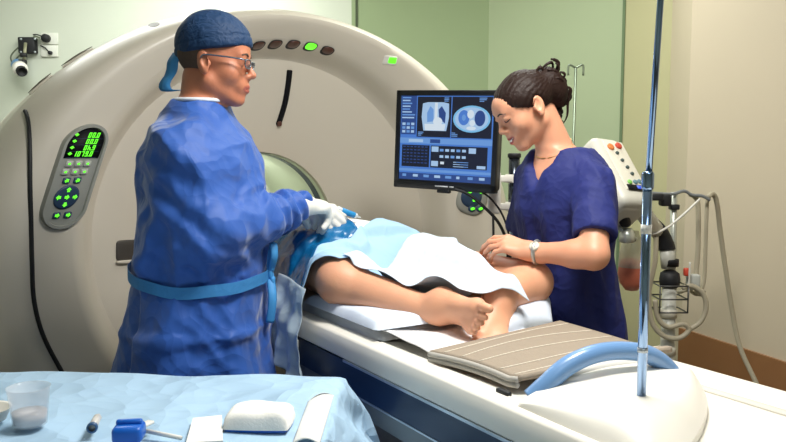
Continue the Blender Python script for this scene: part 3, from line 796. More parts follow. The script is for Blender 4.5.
# ------------------------------------------------------------------ patient (scanner frame): on the back, knees apart, soles together
PZ = .985
Fp = Field((-.30, -.42, .93), (1.62, .56, 1.36), .0045)
Fp.ell((.74, 0, PZ + .10), (.17, .16, .10), k=.03)
Fp.cap((.70, 0, PZ + .10), (.42, 0, PZ + .105), .095, .10, .05, ax=(0, 1, 0), fl=1.5)
Fp.cap((.42, 0, PZ + .12), (.22, 0, PZ + .12), .115, .10, .05, ax=(0, 1, 0), fl=1.5)
Fp.ell((.48, 0, PZ + .13), (.17, .13, .09), k=.05)
for y in (-1, 1):
    Fp.cap((.17, .13 * y, PZ + .10), (.16, .19 * y, PZ + .09), .055, .055, .04)
    Fp.cap((.16, .20 * y, PZ + .08), (-.06, .235 * y, PZ + .16), .048, .042, .03)
    Fp.cap((-.06, .235 * y, PZ + .16), (-.19, .08 * y, PZ + .20), .040, .030, .02)
Fp.cap((.14, 0, PZ + .11), (.02, 0, PZ + .10), .058, .055, .03)
Hp = Head((-.11, 0, PZ + .115), (0, 0, 1), (-1, 0, .05), 1.0); Hp.build(Fp)
for y in (-1, 1): hand(Fp, (-.19, .08 * y, PZ + .21), (-.2, -1.0 * y, 0), (0, 0, 1), (-1, 0, 0), curl=((.3, .4, .2),) * 4)
hipn, hipf = V3(.76, -.09, PZ + .09), V3(.76, .09, PZ + .09)
kn, kf = L(at(341, 282, 2.06)), L(at(527, 283, 2.12))
an, af = L(at(439, 313, 1.895)), L(at(498, 299, 1.94))
Fp.cap(hipn, kn, .085, .062, .05); Fp.cap(hipf, kf, .085, .062, .05)
def calf(a, b, back):
    Fp.cap(a, b, .054, .033, .03); q = a + (b - a) * .30 + np.array(back) * .012; Fp.cap(a + (b - a) * .12 + np.array(back) * .01, a + (b - a) * .52 + np.array(back) * .008, .048, .036, .03)
calf(kn, an, (0, .4, -1)); calf(kf, af, (0, -.4, -1))
Fp.ell(kn + V3(.004, -.012, .010), (.055, .05, .05), k=.03); Fp.ell(kf + V3(.01, .012, .006), (.055, .05, .05), k=.03)
def dirw(p0, p1): return unit(L(p1) - L(p0))
an = an + V3(0, 0, .026)
foot(Fp, an, L(at(471, 320, 1.68)) - an, V3(-.6, -.4, .15), (0, 0.1, 1), .95, curl=.30)
foot(Fp, af + V3(0, -.0, 0), L(at(486, 325, 1.80)) - af, V3(-.5, .6, .5), V3(-.3, -.5, .7), .92, curl=.30)
pat = finish('person', Fp, m_skin, None, loc=G, rotz=ROTZ)
tag(pat, 'patient lying on the couch under drapes, bare knees apart and soles together', 'person')
pv = np.array([v.co for v in pat.data.vertices])
# height of what lies on the couch, for the cloth over it
HS0, HW0, HD, HNS, HNW = -.5, -.5, .01, 220, 110
hm = np.full((HNS, HNW), .99)
ii = np.clip(((pv[:, 0] - HS0) / HD).astype(int), 0, HNS - 1); jj = np.clip(((pv[:, 1] - HW0) / HD).astype(int), 0, HNW - 1)
np.maximum.at(hm, (ii, jj), pv[:, 2])
wn = HW0 + HD * np.arange(HNW); hm[:, (wn < -.26) | (wn > .27)] = np.maximum(hm[:, (wn < -.26) | (wn > .27)] - .15, .8)
hm0 = hm.copy(); np.maximum.at(hm0, (ii, jj), pv[:, 2])
_h = hm0.copy()
for di in (-1, 0, 1):
    for dj in (-1, 0, 1): hm0 = np.maximum(hm0, np.roll(np.roll(_h, di, 0), dj, 1))
def blur(a):
    p = np.pad(a, 1, mode='edge'); return (p[:-2, 1:-1] + p[2:, 1:-1] + p[1:-1, :-2] + p[1:-1, 2:] + 4 * p[1:-1, 1:-1]) / 8
ht = hm0.copy()
for _ in range(140): ht = np.maximum(hm0, blur(ht))
for _ in range(3): ht = np.maximum(hm0, blur(blur(ht)))
def hz(s_, w_, a=None):
    a = ht if a is None else a
    x = np.clip((s_ - HS0) / HD, 0, HNS - 1.001); y = np.clip((w_ - HW0) / HD, 0, HNW - 1.001); i, j = int(x), int(y); f, g = x - i, y - j
    return a[i, j] * (1 - f) * (1 - g) + a[i + 1, j] * f * (1 - g) + a[i, j + 1] * (1 - f) * g + a[i + 1, j + 1] * f * g
def on_cloth(px, py, off=.0):
    """point of the draped surface seen at a photo position"""
    c = np.array([0, 0, CAMZ]); d = at(px, py, 1.0) - c
    for t in np.arange(1.2, 3.6, .004):
        p = L(c + d * t)
        if p[2] < hz(p[0], p[1]) + off: return p
    return p
def cloth(name, corners, off, m, nu=60, nv=50, amp=.006, wr=None, thick=.0015, edge=None):
    """quad of cloth laid over whatever lies there already; corners are scanner-frame (s, w)"""
    A, B, C, D = [np.array(q[:2], float) for q in corners]
    wr = wr or wr_a; P = np.zeros((nu, nv, 3))
    for i in range(nu):
        for j in range(nv):
            u, v = i / (nu - 1), j / (nv - 1); p = A * (1 - u) * (1 - v) + B * u * (1 - v) + C * u * v + D * (1 - u) * v
            if edge: p = p + np.array(edge(u, v))
            P[i, j] = (p[0], p[1], hz(p[0], p[1]) + off + amp * (1 + float(wr(np.array([p[0], p[1], 0.0])))))
    b = MB(); b.sheet(P, thick)
    m_ = np.zeros_like(ht); i = np.clip(np.round((P[..., 0] - HS0) / HD).astype(int), 1, HNS - 2); j = np.clip(np.round((P[..., 1] - HW0) / HD).astype(int), 1, HNW - 2)
    for di in (-1, 0, 1):
        for dj in (-1, 0, 1): np.maximum.at(m_, (i + di, j + dj), P[..., 2] + .002)
    np.maximum(ht, m_, out=ht)
    return b.build(name, m, None, loc=G, rotz=ROTZ)
Cq = lambda *pts: [on_cloth(*p) for p in pts]
o = cloth('bed_sheet', [(-.1, -.20), (.82, -.22), (.88, .31), (-.1, .31)], .008, m_sheet, 90, 60, .005)
tag(o, 'white sheet covering the trunk of the patient beside the scanner opening', 'bed sheet')
o = cloth('plastic_drape', [(.30, -.27), (.97, -.285), (.90, -.02), (.34, .0)], .004, m_teal, 80, 50, .004, wr=wr_b)
tag(o, 'glossy teal plastic drape beside the surgeon at the hip of the patient', 'surgical drape')
o = cloth('surgical_drape', [(1.0, -.285), (1.08, -.20), (1.02, .24), (.74, .22)], .004, m_lightblue, 70, 70, .005)
tag(o, 'light blue surgical drape spread over the hips, partly under the white drape', 'surgical drape')
o = cloth('surgical_drape', [(1.07, -.185), (1.375, -.02), (1.425, .165), (.90, .245)], .004, m_paper, 90, 80, .009, wr=wr_d)
tag(o, 'white surgical drape over the lap of the patient with one corner by the feet', 'surgical drape')

# terracotta strap showing under the white drape
sa_, sb_ = L(at(450, 305, 1.98)), L(at(506, 297, 2.02))
def strapf(u, v): p = sa_ + (sb_ - sa_) * u; return p + V3(.006 * v, -.010 * v, -.040 * v * (.6 + .4 * math.sin(u * 3.1)))
b = MB(); b.grid(strapf, 30, 10, .003); o = b.build('strap', M('strap_terracotta', (196, 96, 74), .7, bump=.001, bscale=120), None, loc=G, rotz=ROTZ)
tag(o, 'terracotta cloth strap between the shins under the edge of the white drape', 'strap')
# clear sheet hanging from the hip over the side of the couch
def hangs(u, v):
    s_ = .865 + .175 * u + .03 * v * u; p0 = .04 * v * math.sin(u * 14) ; top_ = 1.075 - .02 * u; z = top_ - (.225 + .03 * u) * v
    w_ = -.280 - .036 * min(1, v * 2.2) - .010 * math.sin(u * 17 + 2 * v) * v - .006 * float(wr_b(V3(s_, 0, z)))
    return (s_, w_, z)
b = MB(); b.grid(hangs, 50, 40, .0012); o = b.build('plastic_sheet', m_clear, None, loc=G, rotz=ROTZ)
tag(o, 'clear plastic sheet hanging over the side of the couch beside the surgeon', 'plastic sheet')

# ------------------------------------------------------------------ the surgeon
m_gown = M('gown_blue', (32, 86, 172), .6, bump=.013, bscale=9, btype='voronoi', var=.05, vscale=5, sheen=.25)
m_cap = M('cap_navy', (8, 50, 90), .7, bump=.003, bscale=30, btype='voronoi')
m_tie = M('tie_blue', (64, 146, 208), .6, bump=.001, bscale=60)
m_glove = M('glove_latex', (226, 224, 216), .5, bump=.0015, bscale=50)
m_hairg = M('hair_short', (84, 66, 54), .8, bump=.002, bscale=150)
m_lip = M('lip', (168, 92, 78), .4, sss=.1)
m_brow = M('hair_dark', (32, 22, 18), .6)
m_iris = M('iris_dark', (60, 42, 30), .2)
m_trim = M('collar_white', (214, 222, 232), .7)
DO = (-.53, 2.06, 0.0)
H1 = Head((-.474, 2.05, 1.660), (1, -.02, -.10), (.10, 0, 1), .91)
shn, shf = V3(-.530, 1.905, 1.42), V3(-.52, 2.215, 1.425)
eln, elf = at(206, 236, 1.89), V3(-.46, 2.30, 1.20)
wrn, wrf = at(303, 206, 2.16), at(303, 208, 2.32)
trunk = [(1.553, -.518, 2.055, .068, .080), (1.525, -.520, 2.058, .086, .105), (1.475, -.520, 2.06, .118, .155), (1.40, -.515, 2.06, .152, .195), (1.25, -.514, 2.06, .168, .208), (1.08, -.525, 2.06, .174, .205), (.95, -.535, 2.06, .185, .215)]
skirt = [(.95, -.535, 2.06, .185, .215), (.80, -.548, 2.065, .208, .228), (.55, -.555, 2.07, .230, .245), (.32, -.56, 2.07, .245, .255)]
Fd = Field((-.82, 1.78, -.01), (-.02, 2.44, 1.82), .0037)
Fd.stack([(z, x, y, a * .82, b * .82) for z, x, y, a, b in trunk], k=.02)
Fd.cap((-.520, 2.058, 1.47), H1(-.030, 0, -.055), .062, .054, .03)
H1.build(Fd, jaw=1.05)
for sh_, el_, wr_ in ((shn, eln, wrn), (shf, elf, wrf)):
    Fd.cap(sh_, el_, .056, .044, .04); Fd.cap(el_, wr_, .043, .028, .02)
hx1, hx2 = at(334, 205, 2.29) - wrn, at(336, 217, 2.30) - wrf
HND = [dict(wr=wrn, x=hx1, dorsal=(-.1, -.45, .9), thumb=(.1, .8, -.3), curl=((.75, .75, .45), (.8, .8, .5), (.85, .85, .5), (.95, .9, .5)), th=(.35, .2, .2), thdrop=.75),
       dict(wr=wrf, x=hx2, dorsal=(.1, -.75, .6), thumb=(.2, -.4, .9), curl=((.7, .7, .4), (.75, .75, .5), (.8, .8, .5), (.9, .8, .5)), th=(.3, .2, .2), thdrop=.6)]
for q in HND: hand(Fd, k=.97, **q)
for y in (-1, 1):
    Fd.cap((-.535, 2.06 + .095 * y, .90), (-.52, 2.06 + .11 * y, .50), .092, .062, .05); Fd.cap((-.52, 2.06 + .11 * y, .50), (-.55, 2.06 + .12 * y, .09), .060, .042, .03)
    foot(Fd, (-.55, 2.06 + .12 * y, .088), (1, .12 * y, 0), (0, 0, 1), (0, -y, 0), .98, toes=False)
def lips_of(H, P, up=0.0):
    l = H.local(P); y = np.abs(l[:, 1]); zc = -.0715 + up * (y / .026) ** 2; hh = .0115 * np.sqrt(np.clip(1 - (y / .027) ** 2, 0, 1))
    return np.clip((hh - np.abs(l[:, 2] - zc)) / .003 + .5, 0, 1) * (l[:, 0] > .080) * (y < .027)
doc = finish('person', Fd, m_skin_d, None, org=DO, lipfn=lambda P: lips_of(H1, P))
def on_face(H, F, y, z, lift=.0005):
    o = H(.17, y, z); return F.hit(o[None], -H.f[None], .2, .0008)[0] + H.f * lift
tag(doc, 'surgeon in a blue gown and dark blue cap standing in profile beside the scanner', 'person')
for e in H1.eyes(doc, m_iris): e.location = -Vector(DO)
# gown
Fg = Field((-.90, 1.66, .27), (-.10, 2.50, 1.60), .006)
Fg.stack(trunk, k=.02); Fg.stack(skirt, k=.03)
for sh_, el_, wr_ in ((shn, eln, wrn), (shf, elf, wrf)):
    ec = wr_ - unit(wr_ - el_) * .012
    Fg.cap(sh_, el_, .069, .072, .06); Fg.cap(el_, el_ + (ec - el_) * .55, .074, .062, .03); Fg.cap(el_ + (ec - el_) * .55, ec, .062, .042, .02)
w1, w2, w3 = Wrinkle(21, 16), Wrinkle(22, 40), Wrinkle(23, 9)
fr1 = unit(wrn - eln)
w4 = Wrinkle(24, 24, 5)
def gown_disp(P, n):
    rg = lambda w, q: np.clip(w.ridged(q), -1, 1)
    d = .004 * w1(P) + .0060 * rg(w4, P * V3(1, 1, .6)) + .0030 * rg(w2, P)
    low = np.clip((1.10 - P[:, 2]) / .30, 0, 1)
    th_ = np.arctan2(P[:, 1] - 2.06, P[:, 0] + .54)
    d += low * (.010 * np.sin(th_ * 7 + 1.2 * np.sin(P[:, 2] * 4) + 1.0) + .006 * np.abs(np.sin(th_ * 8 + P[:, 2] * 2)))
    t = (P - eln) @ fr1; rad = np.linalg.norm((P - eln) - t[:, None] * fr1, axis=1)
    sl_ = np.exp(-(np.maximum(rad - .085, 0) / .03) ** 2) * np.clip((t - .02) / .06, 0, 1)
    cuff = np.clip((t - .20) / .06, 0, 1)
    d += sl_ * ((.0030 + .003 * cuff) * np.sin(t * (85 + 25 * cuff) + 5 * w3(P) + 2 * w1(P)) + .0045 * rg(w4, P * 1.2 + 3))
    up = np.exp(-(np.maximum(np.abs(P[:, 1] - 1.84) - .08, 0) / .03) ** 2) * (P[:, 2] > 1.1)
    d += up * (.004 * np.sin((P[:, 2] * 50 + P[:, 0] * 36) + 3.5 * w3(P) + 2 * w1(P)) + .005 * rg(w4, P * V3(1.6, 1, .7) + 7))
    d += np.clip((1.32 - P[:, 2]) / .15, 0, 1) * .013 * np.clip((th_ + 2.18 + .05 * np.sin(P[:, 2] * 11)) / .05, 0, 1) * np.clip((-1.2 - th_) / .8, 0, 1)
    d += np.clip((1.0 - P[:, 2]) / .2, 0, 1) * .010 * np.clip((th_ + 2.62 + .04 * np.sin(P[:, 2] * 9)) / .05, 0, 1) * np.clip((-2.25 - th_) / .3, 0, 1)
    waist = np.exp(-((P[:, 2] - 1.085) / .03) ** 2)
    return d - .008 * waist
gown = finish('surgical_gown', Fg, m_gown, doc, org=DO, sm=1, disp=gown_disp)
Fg2 = Fg
gv = np.array([v.co for v in gown.data.vertices]) + np.array(DO)
# waist tie lying on the gown
def around(Fx, c, ang, z, far=.6, lift=.004):
    o = np.array([[c[0] + far * math.cos(a), c[1] + far * math.sin(a), zz] for a, zz in zip(ang, z)]); d = np.array([[-math.cos(a), -math.sin(a), 0] for a in ang])
    h = Fx.hit(o, d, far); return h - d * lift
aa = np.linspace(-math.pi * 1.04, .02 * math.pi, 70)
zz_ = np.interp(aa, [-math.pi * 1.04, -math.pi * .75, -math.pi * .5, -.3, .1], [1.118, 1.098, 1.070, 1.085, 1.09]) + .004 * np.sin(aa * 9)
ctr = around(Fg, (-.53, 2.06), aa, zz_, lift=.004)
ctr = np.stack([np.convolve(np.pad(ctr[:, i], 5, mode='edge'), np.ones(11) / 11, 'valid') for i in range(3)], 1) + .011 * np.stack([np.cos(aa), np.sin(aa), aa * 0], 1)
Pr = np.stack([ctr + V3(0, 0, .016), ctr + V3(0, 0, .006) , ctr - V3(0, 0, .006), ctr - V3(0, 0, .014)], 1)
Pr[:, 1:3] += .002 * np.stack([np.cos(aa), np.sin(aa), aa * 0], 1)[:, None]
b = MB(); b.sheet(Pr[::-1][:, [0, 3]], .0015); belt = shift(b, DO).build('gown_tie', M('tie_teal', (52, 128, 190), .7, bump=.002, bscale=60), doc, smooth=False)
kc = ctr[-1]
b = MB(); 
for dz, dx in ((0, 0), (-.02, .006), (.02, .004)): b.box(kc + V3(.004 + dx, -.006, dz), (.012, .022, .024), bev=.005, seg=3)
b.tube(spline([kc, kc + V3(.018, -.03, .05), kc + V3(.014, -.02, .085), kc + V3(.004, -.01, .04), kc], 20), .005, 8, flat=2.2)
b.tube(spline([kc, kc + V3(.012, -.03, -.06), kc + V3(.004, -.03, -.13)], 14), .005, 8, flat=2.4)
shift(b, DO).build('tie_knot', m_tie, doc)
# collar binding
b = MB(); ca = np.linspace(0, 2 * math.pi, 60)[:-1]
cr = []
for a in ca:
    t = V3(math.cos(a), math.sin(a), 0); o = V3(-.518, 2.055, 1.555)
    cr.append(o + t * np.array([.069, .081, 0]))
b.tube(cr, .0055, 8, closed=True); shift(b, DO).build('collar', m_trim, doc)
# back overlap of the gown: a long loose flap edge
# gloves
Fl = Field((-.38, 1.98, 1.10), (.0, 2.48, 1.38), .003)
for q in HND: hand(Fl, k=.97, infl=.0028, back=.04, **q)
for e_, w_ in ((eln, wrn), (elf, wrf)): Fl.cap(w_ + unit(w_ - e_) * .012, w_ - unit(w_ - e_) * .05, .0285, .0345, .012)
wg = Wrinkle(31, 70)
finish('glove', Fl, m_glove, doc, org=DO, disp=lambda P, n: .0012 * wg(P))
# cap
Fc = Field(H1(0, 0, .05) - .15, H1(0, 0, .05) + .15, .004)
nrm = unit((.25, 0, -.97)); off = nrm @ (V3(.096, 0, .050) - V3(-.008, 0, .050))
Fc.ell(H1(-.008, 0, .050), V3(.1105, .0905, .097) * .91, H1.R, 0, cut=[(nrm, off * .91)])
Fc.cap(H1(-.082, 0, .03), H1(-.098, 0, .012), .024, .016, .03)
wc = Wrinkle(41, 38)
def capd(P, n):
    l = H1.local(P); hemd = l @ nrm - nrm @ V3(.096, 0, .052); return .0024 * wc(P) + .003 * np.exp(-((hemd + .018) / .005) ** 2) * 0 - .0018 * np.exp(-((hemd + .028) / .003) ** 2)
capo = finish('surgical_cap', Fc, m_cap, doc, org=DO, sm=1, disp=capd)
b = MB()
for pts, wdt in (([H1(-.104, -.012, .016), H1(-.116, -.02, -.012), H1(-.118, -.022, -.045), H1(-.134, -.024, -.078), H1(-.128, -.022, -.098), H1(-.098, -.024, -.098)], .030), ([H1(-.104, .0, .012), H1(-.120, -.008, -.02), H1(-.129, -.01, -.055), H1(-.142, -.014, -.088)], .024)):
    c_ = spline(pts, 30); Pq = np.stack([c_ + H1.R @ V3(.55, -.2, .1) * wdt * q for q in (-1, 0, 1)], 1); b.sheet(Pq, .002)
shift(b, DO).build('cap_tie', m_tie, doc)
# short hair below the cap
Fh = Field(H1(-.03, 0, -.01) - .14, H1(-.03, 0, -.01) + .14, .0035)
Fh.ell(H1(-.013, 0, .030), V3(.1005, .0785, .090) * .91, H1.R, 0, cut=[((1, 0, 0), -.002), ((0, 0, 1), .01), ((.35, 0, -.94), .056)])
for y in (-1, 1): Fh.ell(H1(-.012, .082 * y, -.014), V3(.022, .02, .034) * .91, H1.R, .004, sub=True)
finish('hair', Fh, m_hairg, doc, org=DO)
for y in (-1, 1):
    b = MB(); b.tube(spline([on_face(H1, Fd, .015 * y, .021), on_face(H1, Fd, .030 * y, .026), on_face(H1, Fd, .046 * y, .021)], 12), [.0014] + [.0028] * 9 + [.0022, .001], 8); shift(b, DO).build('eyebrow', m_hairg, doc)
# glasses
b = MB()
for y in (-1, 1):
    b.tube(spline([H1(-.018, .086 * y, -.002), H1(-.008, .085 * y, .008), H1(.04, .079 * y, .009), H1(.088, .069 * y, .008), H1(.104, .058 * y, .006)], 20), .0022, 8, flat=1.6)
    b.tube(spline([H1(.108, .010 * y, .004), H1(.110, .030 * y, .009), H1(.104, .058 * y, .007), H1(.103, .057 * y, -.010), H1(.108, .034 * y, -.016), H1(.109, .014 * y, -.010), H1(.108, .010 * y, .004)], 28), .0017, 8)
b.tube(spline([H1(.109, -.011, .004), H1(.112, 0, .007), H1(.109, .011, .004)], 8), .0018, 8)
gl = shift(b, DO).build('glasses', M('glasses_metal', (120, 130, 140), .25, metal=.8), doc)
for y in (-1, 1):
    b = MB(); pts = spline([H1(.108, .010 * y, .004), H1(.110, .030 * y, .009), H1(.104, .058 * y, .007), H1(.103, .057 * y, -.010), H1(.108, .034 * y, -.016), H1(.109, .014 * y, -.010), H1(.108, .010 * y, .004)], 24)[:-1]
    c_ = np.mean(pts, 0); b.add([*pts, c_ + H1.f * .001], [[i, (i + 1) % 23, 23] for i in range(23)]); shift(b, DO).build('lens', M('lens_tint', (70, 80, 96), .08, alpha=.45), gl)
# shoes
for y in (-1, 1):
    Fs = Field((-.72, 2.06 + .12 * y - .12, -.01), (-.28, 2.06 + .12 * y + .12, .14), .006)
    foot(Fs, (-.55, 2.06 + .12 * y, .088), (1, .12 * y, 0), (0, 0, 1), (0, -y, 0), .98, infl=.006, toes=False)
    finish('shoe', Fs, m_dark, doc, org=DO)
# syringe held over the patient
sy0, sy1 = at(338, 209, 2.33), at(359, 217, 2.36)
sd = unit(sy1 - sy0); syr = thing('syringe', 'syringe with a blue label held in the gloved hand over the drape', 'syringe', sy0)
Rm = rot_to(sd)
b = MB(); b.lathe([(.001, -.03), (.004, -.03), (.0042, -.004), (.0095, -.002), (.0095, .004), (.0085, .006), (.0085, .066), (.003, .070), (.002, .08), (.0004, .082)], R=Rm, n=20); b.build('barrel', M('syringe_clear', (214, 222, 226), .2), syr)
b = MB(); b.lathe([(.0089, .012), (.0093, .013), (.0093, .058), (.0089, .059)], R=Rm, n=20); b.build('syringe_label', M('label_blue', (30, 136, 196), .45), syr)

# ------------------------------------------------------------------ the nurse
m_scrub = M('scrub_navy', (22, 34, 104), .75, bump=.006, bscale=14, btype='voronoi', var=.05, vscale=6)
m_hair = M('hair_brunette', (36, 21, 16), .55, spec=.25, bump=.003, bscale=90)
NO = (.53, 2.31, 0.0)
H2 = Head(at(524.5, 105, 2.25), (-.815, -.19, -.545), (-.53, -.10, .84), .91)
NA_ = math.atan2(-.5, -.85)
nb = at(560, 152, 2.275)
nsh, nsf = V3(.566, 2.135, 1.333), V3(.436, 2.40, 1.333)
nel, nef = at(594, 255, 2.0), V3(.43, 2.47, 1.11)
nwr, nwf = at(533, 252, 2.09), V3(.41, 2.46, .88)
ntr = [(1.425, .502, 2.272, .060, .070), (1.395, .506, 2.27, .076, .112), (1.345, .510, 2.265, .094, .148), (1.25, .513, 2.268, .106, .152), (1.12, .520, 2.285, .098, .146), (1.0, .527, 2.30, .110, .168), (.86, .533, 2.31, .122, .182)]
Fn = Field((.14, 1.90, -.01), (.76, 2.58, 1.74), .0037)
Fn.stack(ntr, NA_, k=.02)
Fn.cap(V3(.497, 2.27, 1.40), H2(-.032, 0, -.050), .052, .047, .03)
H2.build(Fn, female=True, jaw=.92)
for sh_, el_, wr_ in ((nsh, nel, nwr), (nsf, nef, nwf)):
    Fn.cap(sh_, el_, .048, .037, .03); q = el_ + (wr_ - el_) * .3; Fn.cap(el_, q, .038, .036, .02); Fn.cap(q, wr_, .036, .0245, .02)
tipsn = hand(Fn, nwr, at(492, 239, 2.13) - nwr, (-.25, -.35, .9), (-.2, .9, -.2), k=.92, curl=((.40, .5, .3), (.45, .55, .3), (.5, .6, .35), (.6, .6, .35)), th=(.5, .25, .2), thdrop=.5)
hand(Fn, nwf, (-.1, -.05, -1), (.3, .9, 0), (-.9, .3, 0), k=.90)
for y in (-1, 1):
    c_ = V3(.533, 2.31, 0) + V3(-math.sin(NA_), math.cos(NA_), 0) * .085 * y
    Fn.cap(c_ + V3(0, 0, .86), c_ + V3(-.01, 0, .48), .085, .056, .05); Fn.cap(c_ + V3(-.01, 0, .48), c_ + V3(.02, 0, .085), .054, .038, .03)
    foot(Fn, c_ + V3(.02, 0, .082), (math.cos(NA_), math.sin(NA_), 0), (0, 0, 1), V3(-math.sin(NA_), math.cos(NA_), 0) * -y, .9, toes=False)
nur = finish('person', Fn, m_skin_w, None, org=NO, lipfn=lambda P: lips_of(H2, P, .0085))
tag(nur, 'smiling nurse in dark blue scrubs leaning over the knee of the patient', 'person')
for e in H2.eyes(nur, m_iris): e.location = -Vector(NO)
# scrub top
Fv = Field((.20, 1.90, .70), (.82, 2.62, 1.46), .006)
Fv.stack([(z, x, y, a + .016, b + .016) for z, x, y, a, b in ntr[:-1]] + [(.90, .533, 2.31, .142, .200), (.74, .538, 2.315, .155, .212)], NA_, k=.02)
for sh_, el_ in ((nsh, nel), (nsf, nef)):
    e2 = sh_ + (el_ - sh_) * .68; Fv.cap(sh_, e2, .049, .060, .04); Fv.cap(sh_ * .35 + V3(.505, 2.27, 1.40) * .65, sh_ + V3(0, 0, .012), .030, .036, .03)
    ax_ = unit(el_ - sh_); Fv.ell(e2 + ax_ * .062, (.10, .10, .05), np.array(rot_to(ax_)), .004, sub=True)
fwd2 = V3(math.cos(NA_), math.sin(NA_), 0)
vc = V3(.499, 2.27, 0)
Fv.cap(vc + fwd2 * .02 + V3(0, 0, 1.455), vc + fwd2 * .070 + V3(0, 0, 1.405), .070, .056, .008, sub=True)
Fv.cap(vc + fwd2 * .075 + V3(0, 0, 1.395), vc + fwd2 * .128 + V3(0, 0, 1.290), .046, .003, .008, sub=True)
wn1, wn2 = Wrinkle(51, 18), Wrinkle(52, 42)
def scrub_disp(P, n):
    low = np.clip((1.3 - P[:, 2]) / .3, 0, 1); lat = (P - vc) @ V3(-fwd2[1], fwd2[0], 0)
    return .005 * wn1(P * V3(1.3, 1.3, .7)) + .004 * np.clip(wn2.ridged(P * V3(1, 1, .4)), -1, 1) + low * .008 * np.sin(lat * 55 + P[:, 2] * 9 + 2 * wn1(P))
scr = finish('scrub_top', Fv, m_scrub, nur, org=NO, sm=1, disp=scrub_disp)
Ft = Field((.25, 2.0, .04), (.82, 2.62, .95), .007)
for y in (-1, 1):
    c_ = V3(.533, 2.31, 0) + V3(-math.sin(NA_), math.cos(NA_), 0) * .085 * y
    Ft.cap(c_ + V3(0, 0, .86), c_ + V3(-.01, 0, .48), .104, .085, .05); Ft.cap(c_ + V3(-.01, 0, .48), c_ + V3(.01, 0, .12), .085, .078, .03)
finish('trousers', Ft, m_scrub, nur, org=NO, disp=lambda P, n: .005 * wn1(P))
for y in (-1, 1):
    c_ = V3(.533, 2.31, 0) + V3(-math.sin(NA_), math.cos(NA_), 0) * .085 * y + V3(.02, 0, .082)
    Fs = Field(c_ - V3(.28, .28, .1), c_ + V3(.15, .15, .06), .006); foot(Fs, c_, fwd2, (0, 0, 1), V3(-math.sin(NA_), math.cos(NA_), 0) * -y, .9, infl=.006, toes=False); finish('shoe', Fs, m_white, nur, org=NO)
# hair drawn back, with loose curls in the knot
Fw = Field(H2(-.03, 0, .03) - .18, H2(-.03, 0, .03) + .18, .003)
nh = unit((.545, 0, -.838)); oh = nh @ (V3(.098, 0, .048) - V3(-.014, 0, .025))
Fw.ell(H2(-.011, 0, .025), V3(.1085, .083, .081) * .91, H2.R, 0, cut=[(nh, oh * .91)])
for y in (-1, 1): Fw.ell(H2(-.012, .086 * y, -.016), V3(.022, .022, .034) * .95, H2.R, .006, sub=True)
Fw.ell(H2(-.104, 0, .030), V3(.046, .050, .046) * .95, H2.R, .02)
Fw.ell(H2(-.106, 0, -.022), V3(.042, .048, .050) * .95, H2.R, .02)
def hair_d(P, n):
    l = H2.local(P); q = np.arctan2(l[:, 1], l[:, 2] - .02 + .5 * (l[:, 0] + .1)); return .004 * wr_d(P) * np.clip(-l[:, 0] * 12, 0, 1) + .0006 * np.sin(q * 47 + 5 * wr_a(P)) + .0005 * np.sin(q * 113 + 20 * l[:, 0] + 3 * wr_b(P)) + .0014 * wr_b(P) + .002 * wr_a(P)
P_, Q_ = Fw.mesh(); P_ = P_ + normals(P_, Q_) * hair_d(P_, None)[:, None]
b = MB(); b.add(P_, Q_.tolist())
rnd = random.Random(7)
for i in range(60):   # loose curls gathered at the back of the head
    a0 = rnd.uniform(0, 6.28); c_ = V3(rnd.uniform(-.135, -.085), rnd.uniform(-.035, .035), rnd.uniform(-.05, .058)); r_ = rnd.uniform(.014, .030); pts = []
    n_ = 16; dn = rnd.uniform(-.02, .02) if i % 5 else rnd.uniform(-.08, -.05); sp_ = rnd.uniform(3.2, 5.2)
    for j in range(n_):
        t = j / (n_ - 1); w_ = a0 + t * sp_
        q = H2(*(c_ + V3(r_ * math.cos(w_), r_ * .7 * math.sin(w_ * .8), r_ * math.sin(w_)))); pts.append(q + V3(.006 * math.sin(9 * t), 0, dn * t * t))
    b.tube(pts, np.interp(np.linspace(0, 1, n_), [0, .3, .75, 1], [.003, .0062, .0045, .0014]), 7, flat=.6)
for i in range(7):   # wisps at the nape
    s_ = H2(rnd.uniform(-.10, -.06), rnd.uniform(-.05, .02), rnd.uniform(-.07, -.04)); e_ = s_ + V3(rnd.uniform(.0, .03), 0, rnd.uniform(-.075, -.04))
    b.tube(spline([s_, s_ * .6 + e_ * .4 + V3(.016, 0, 0), s_ * .3 + e_ * .7 + V3(-.004, 0, 0), e_ + V3(.008, 0, 0)], 14), [.0045] * 8 + [.004, .0035, .003, .002, .0015, .0008], 6)
shift(b, NO).build('hair', m_hair, nur)
for y in (-1, 1):
    b = MB(); b.tube(spline([on_face(H2, Fn, q * y, z, .0003) for q, z in ((.013, .0185), (.022, .0225), (.034, .0235), (.047, .017))], 14), [.0012] + [.0021] * 9 + [.0018, .0014, .001, .0006], 8); shift(b, NO).build('eyebrow', m_brow, nur)
    b = MB(); b.tube(spline([on_face(H2, Fn, q * y, z, .0006) for q, z in ((.018, -.0045), (.026, -.0075), (.036, -.0080), (.047, -.0035))], 14), [.0010] + [.0019] * 11 + [.0015, .0008], 8); shift(b, NO).build('eyelash', m_brow, nur)
b = MB(); b.grid(lambda u, v: H2(.1052 - .0135 * ((u - .5) * 2) ** 2, .0225 * (u - .5) * 2, -.0752 + .0075 * v + .0075 * ((u - .5) * 2) ** 2), 16, 4, .002); shift(b, NO).build('teeth', M('tooth_white', (236, 228, 218), .25), nur)
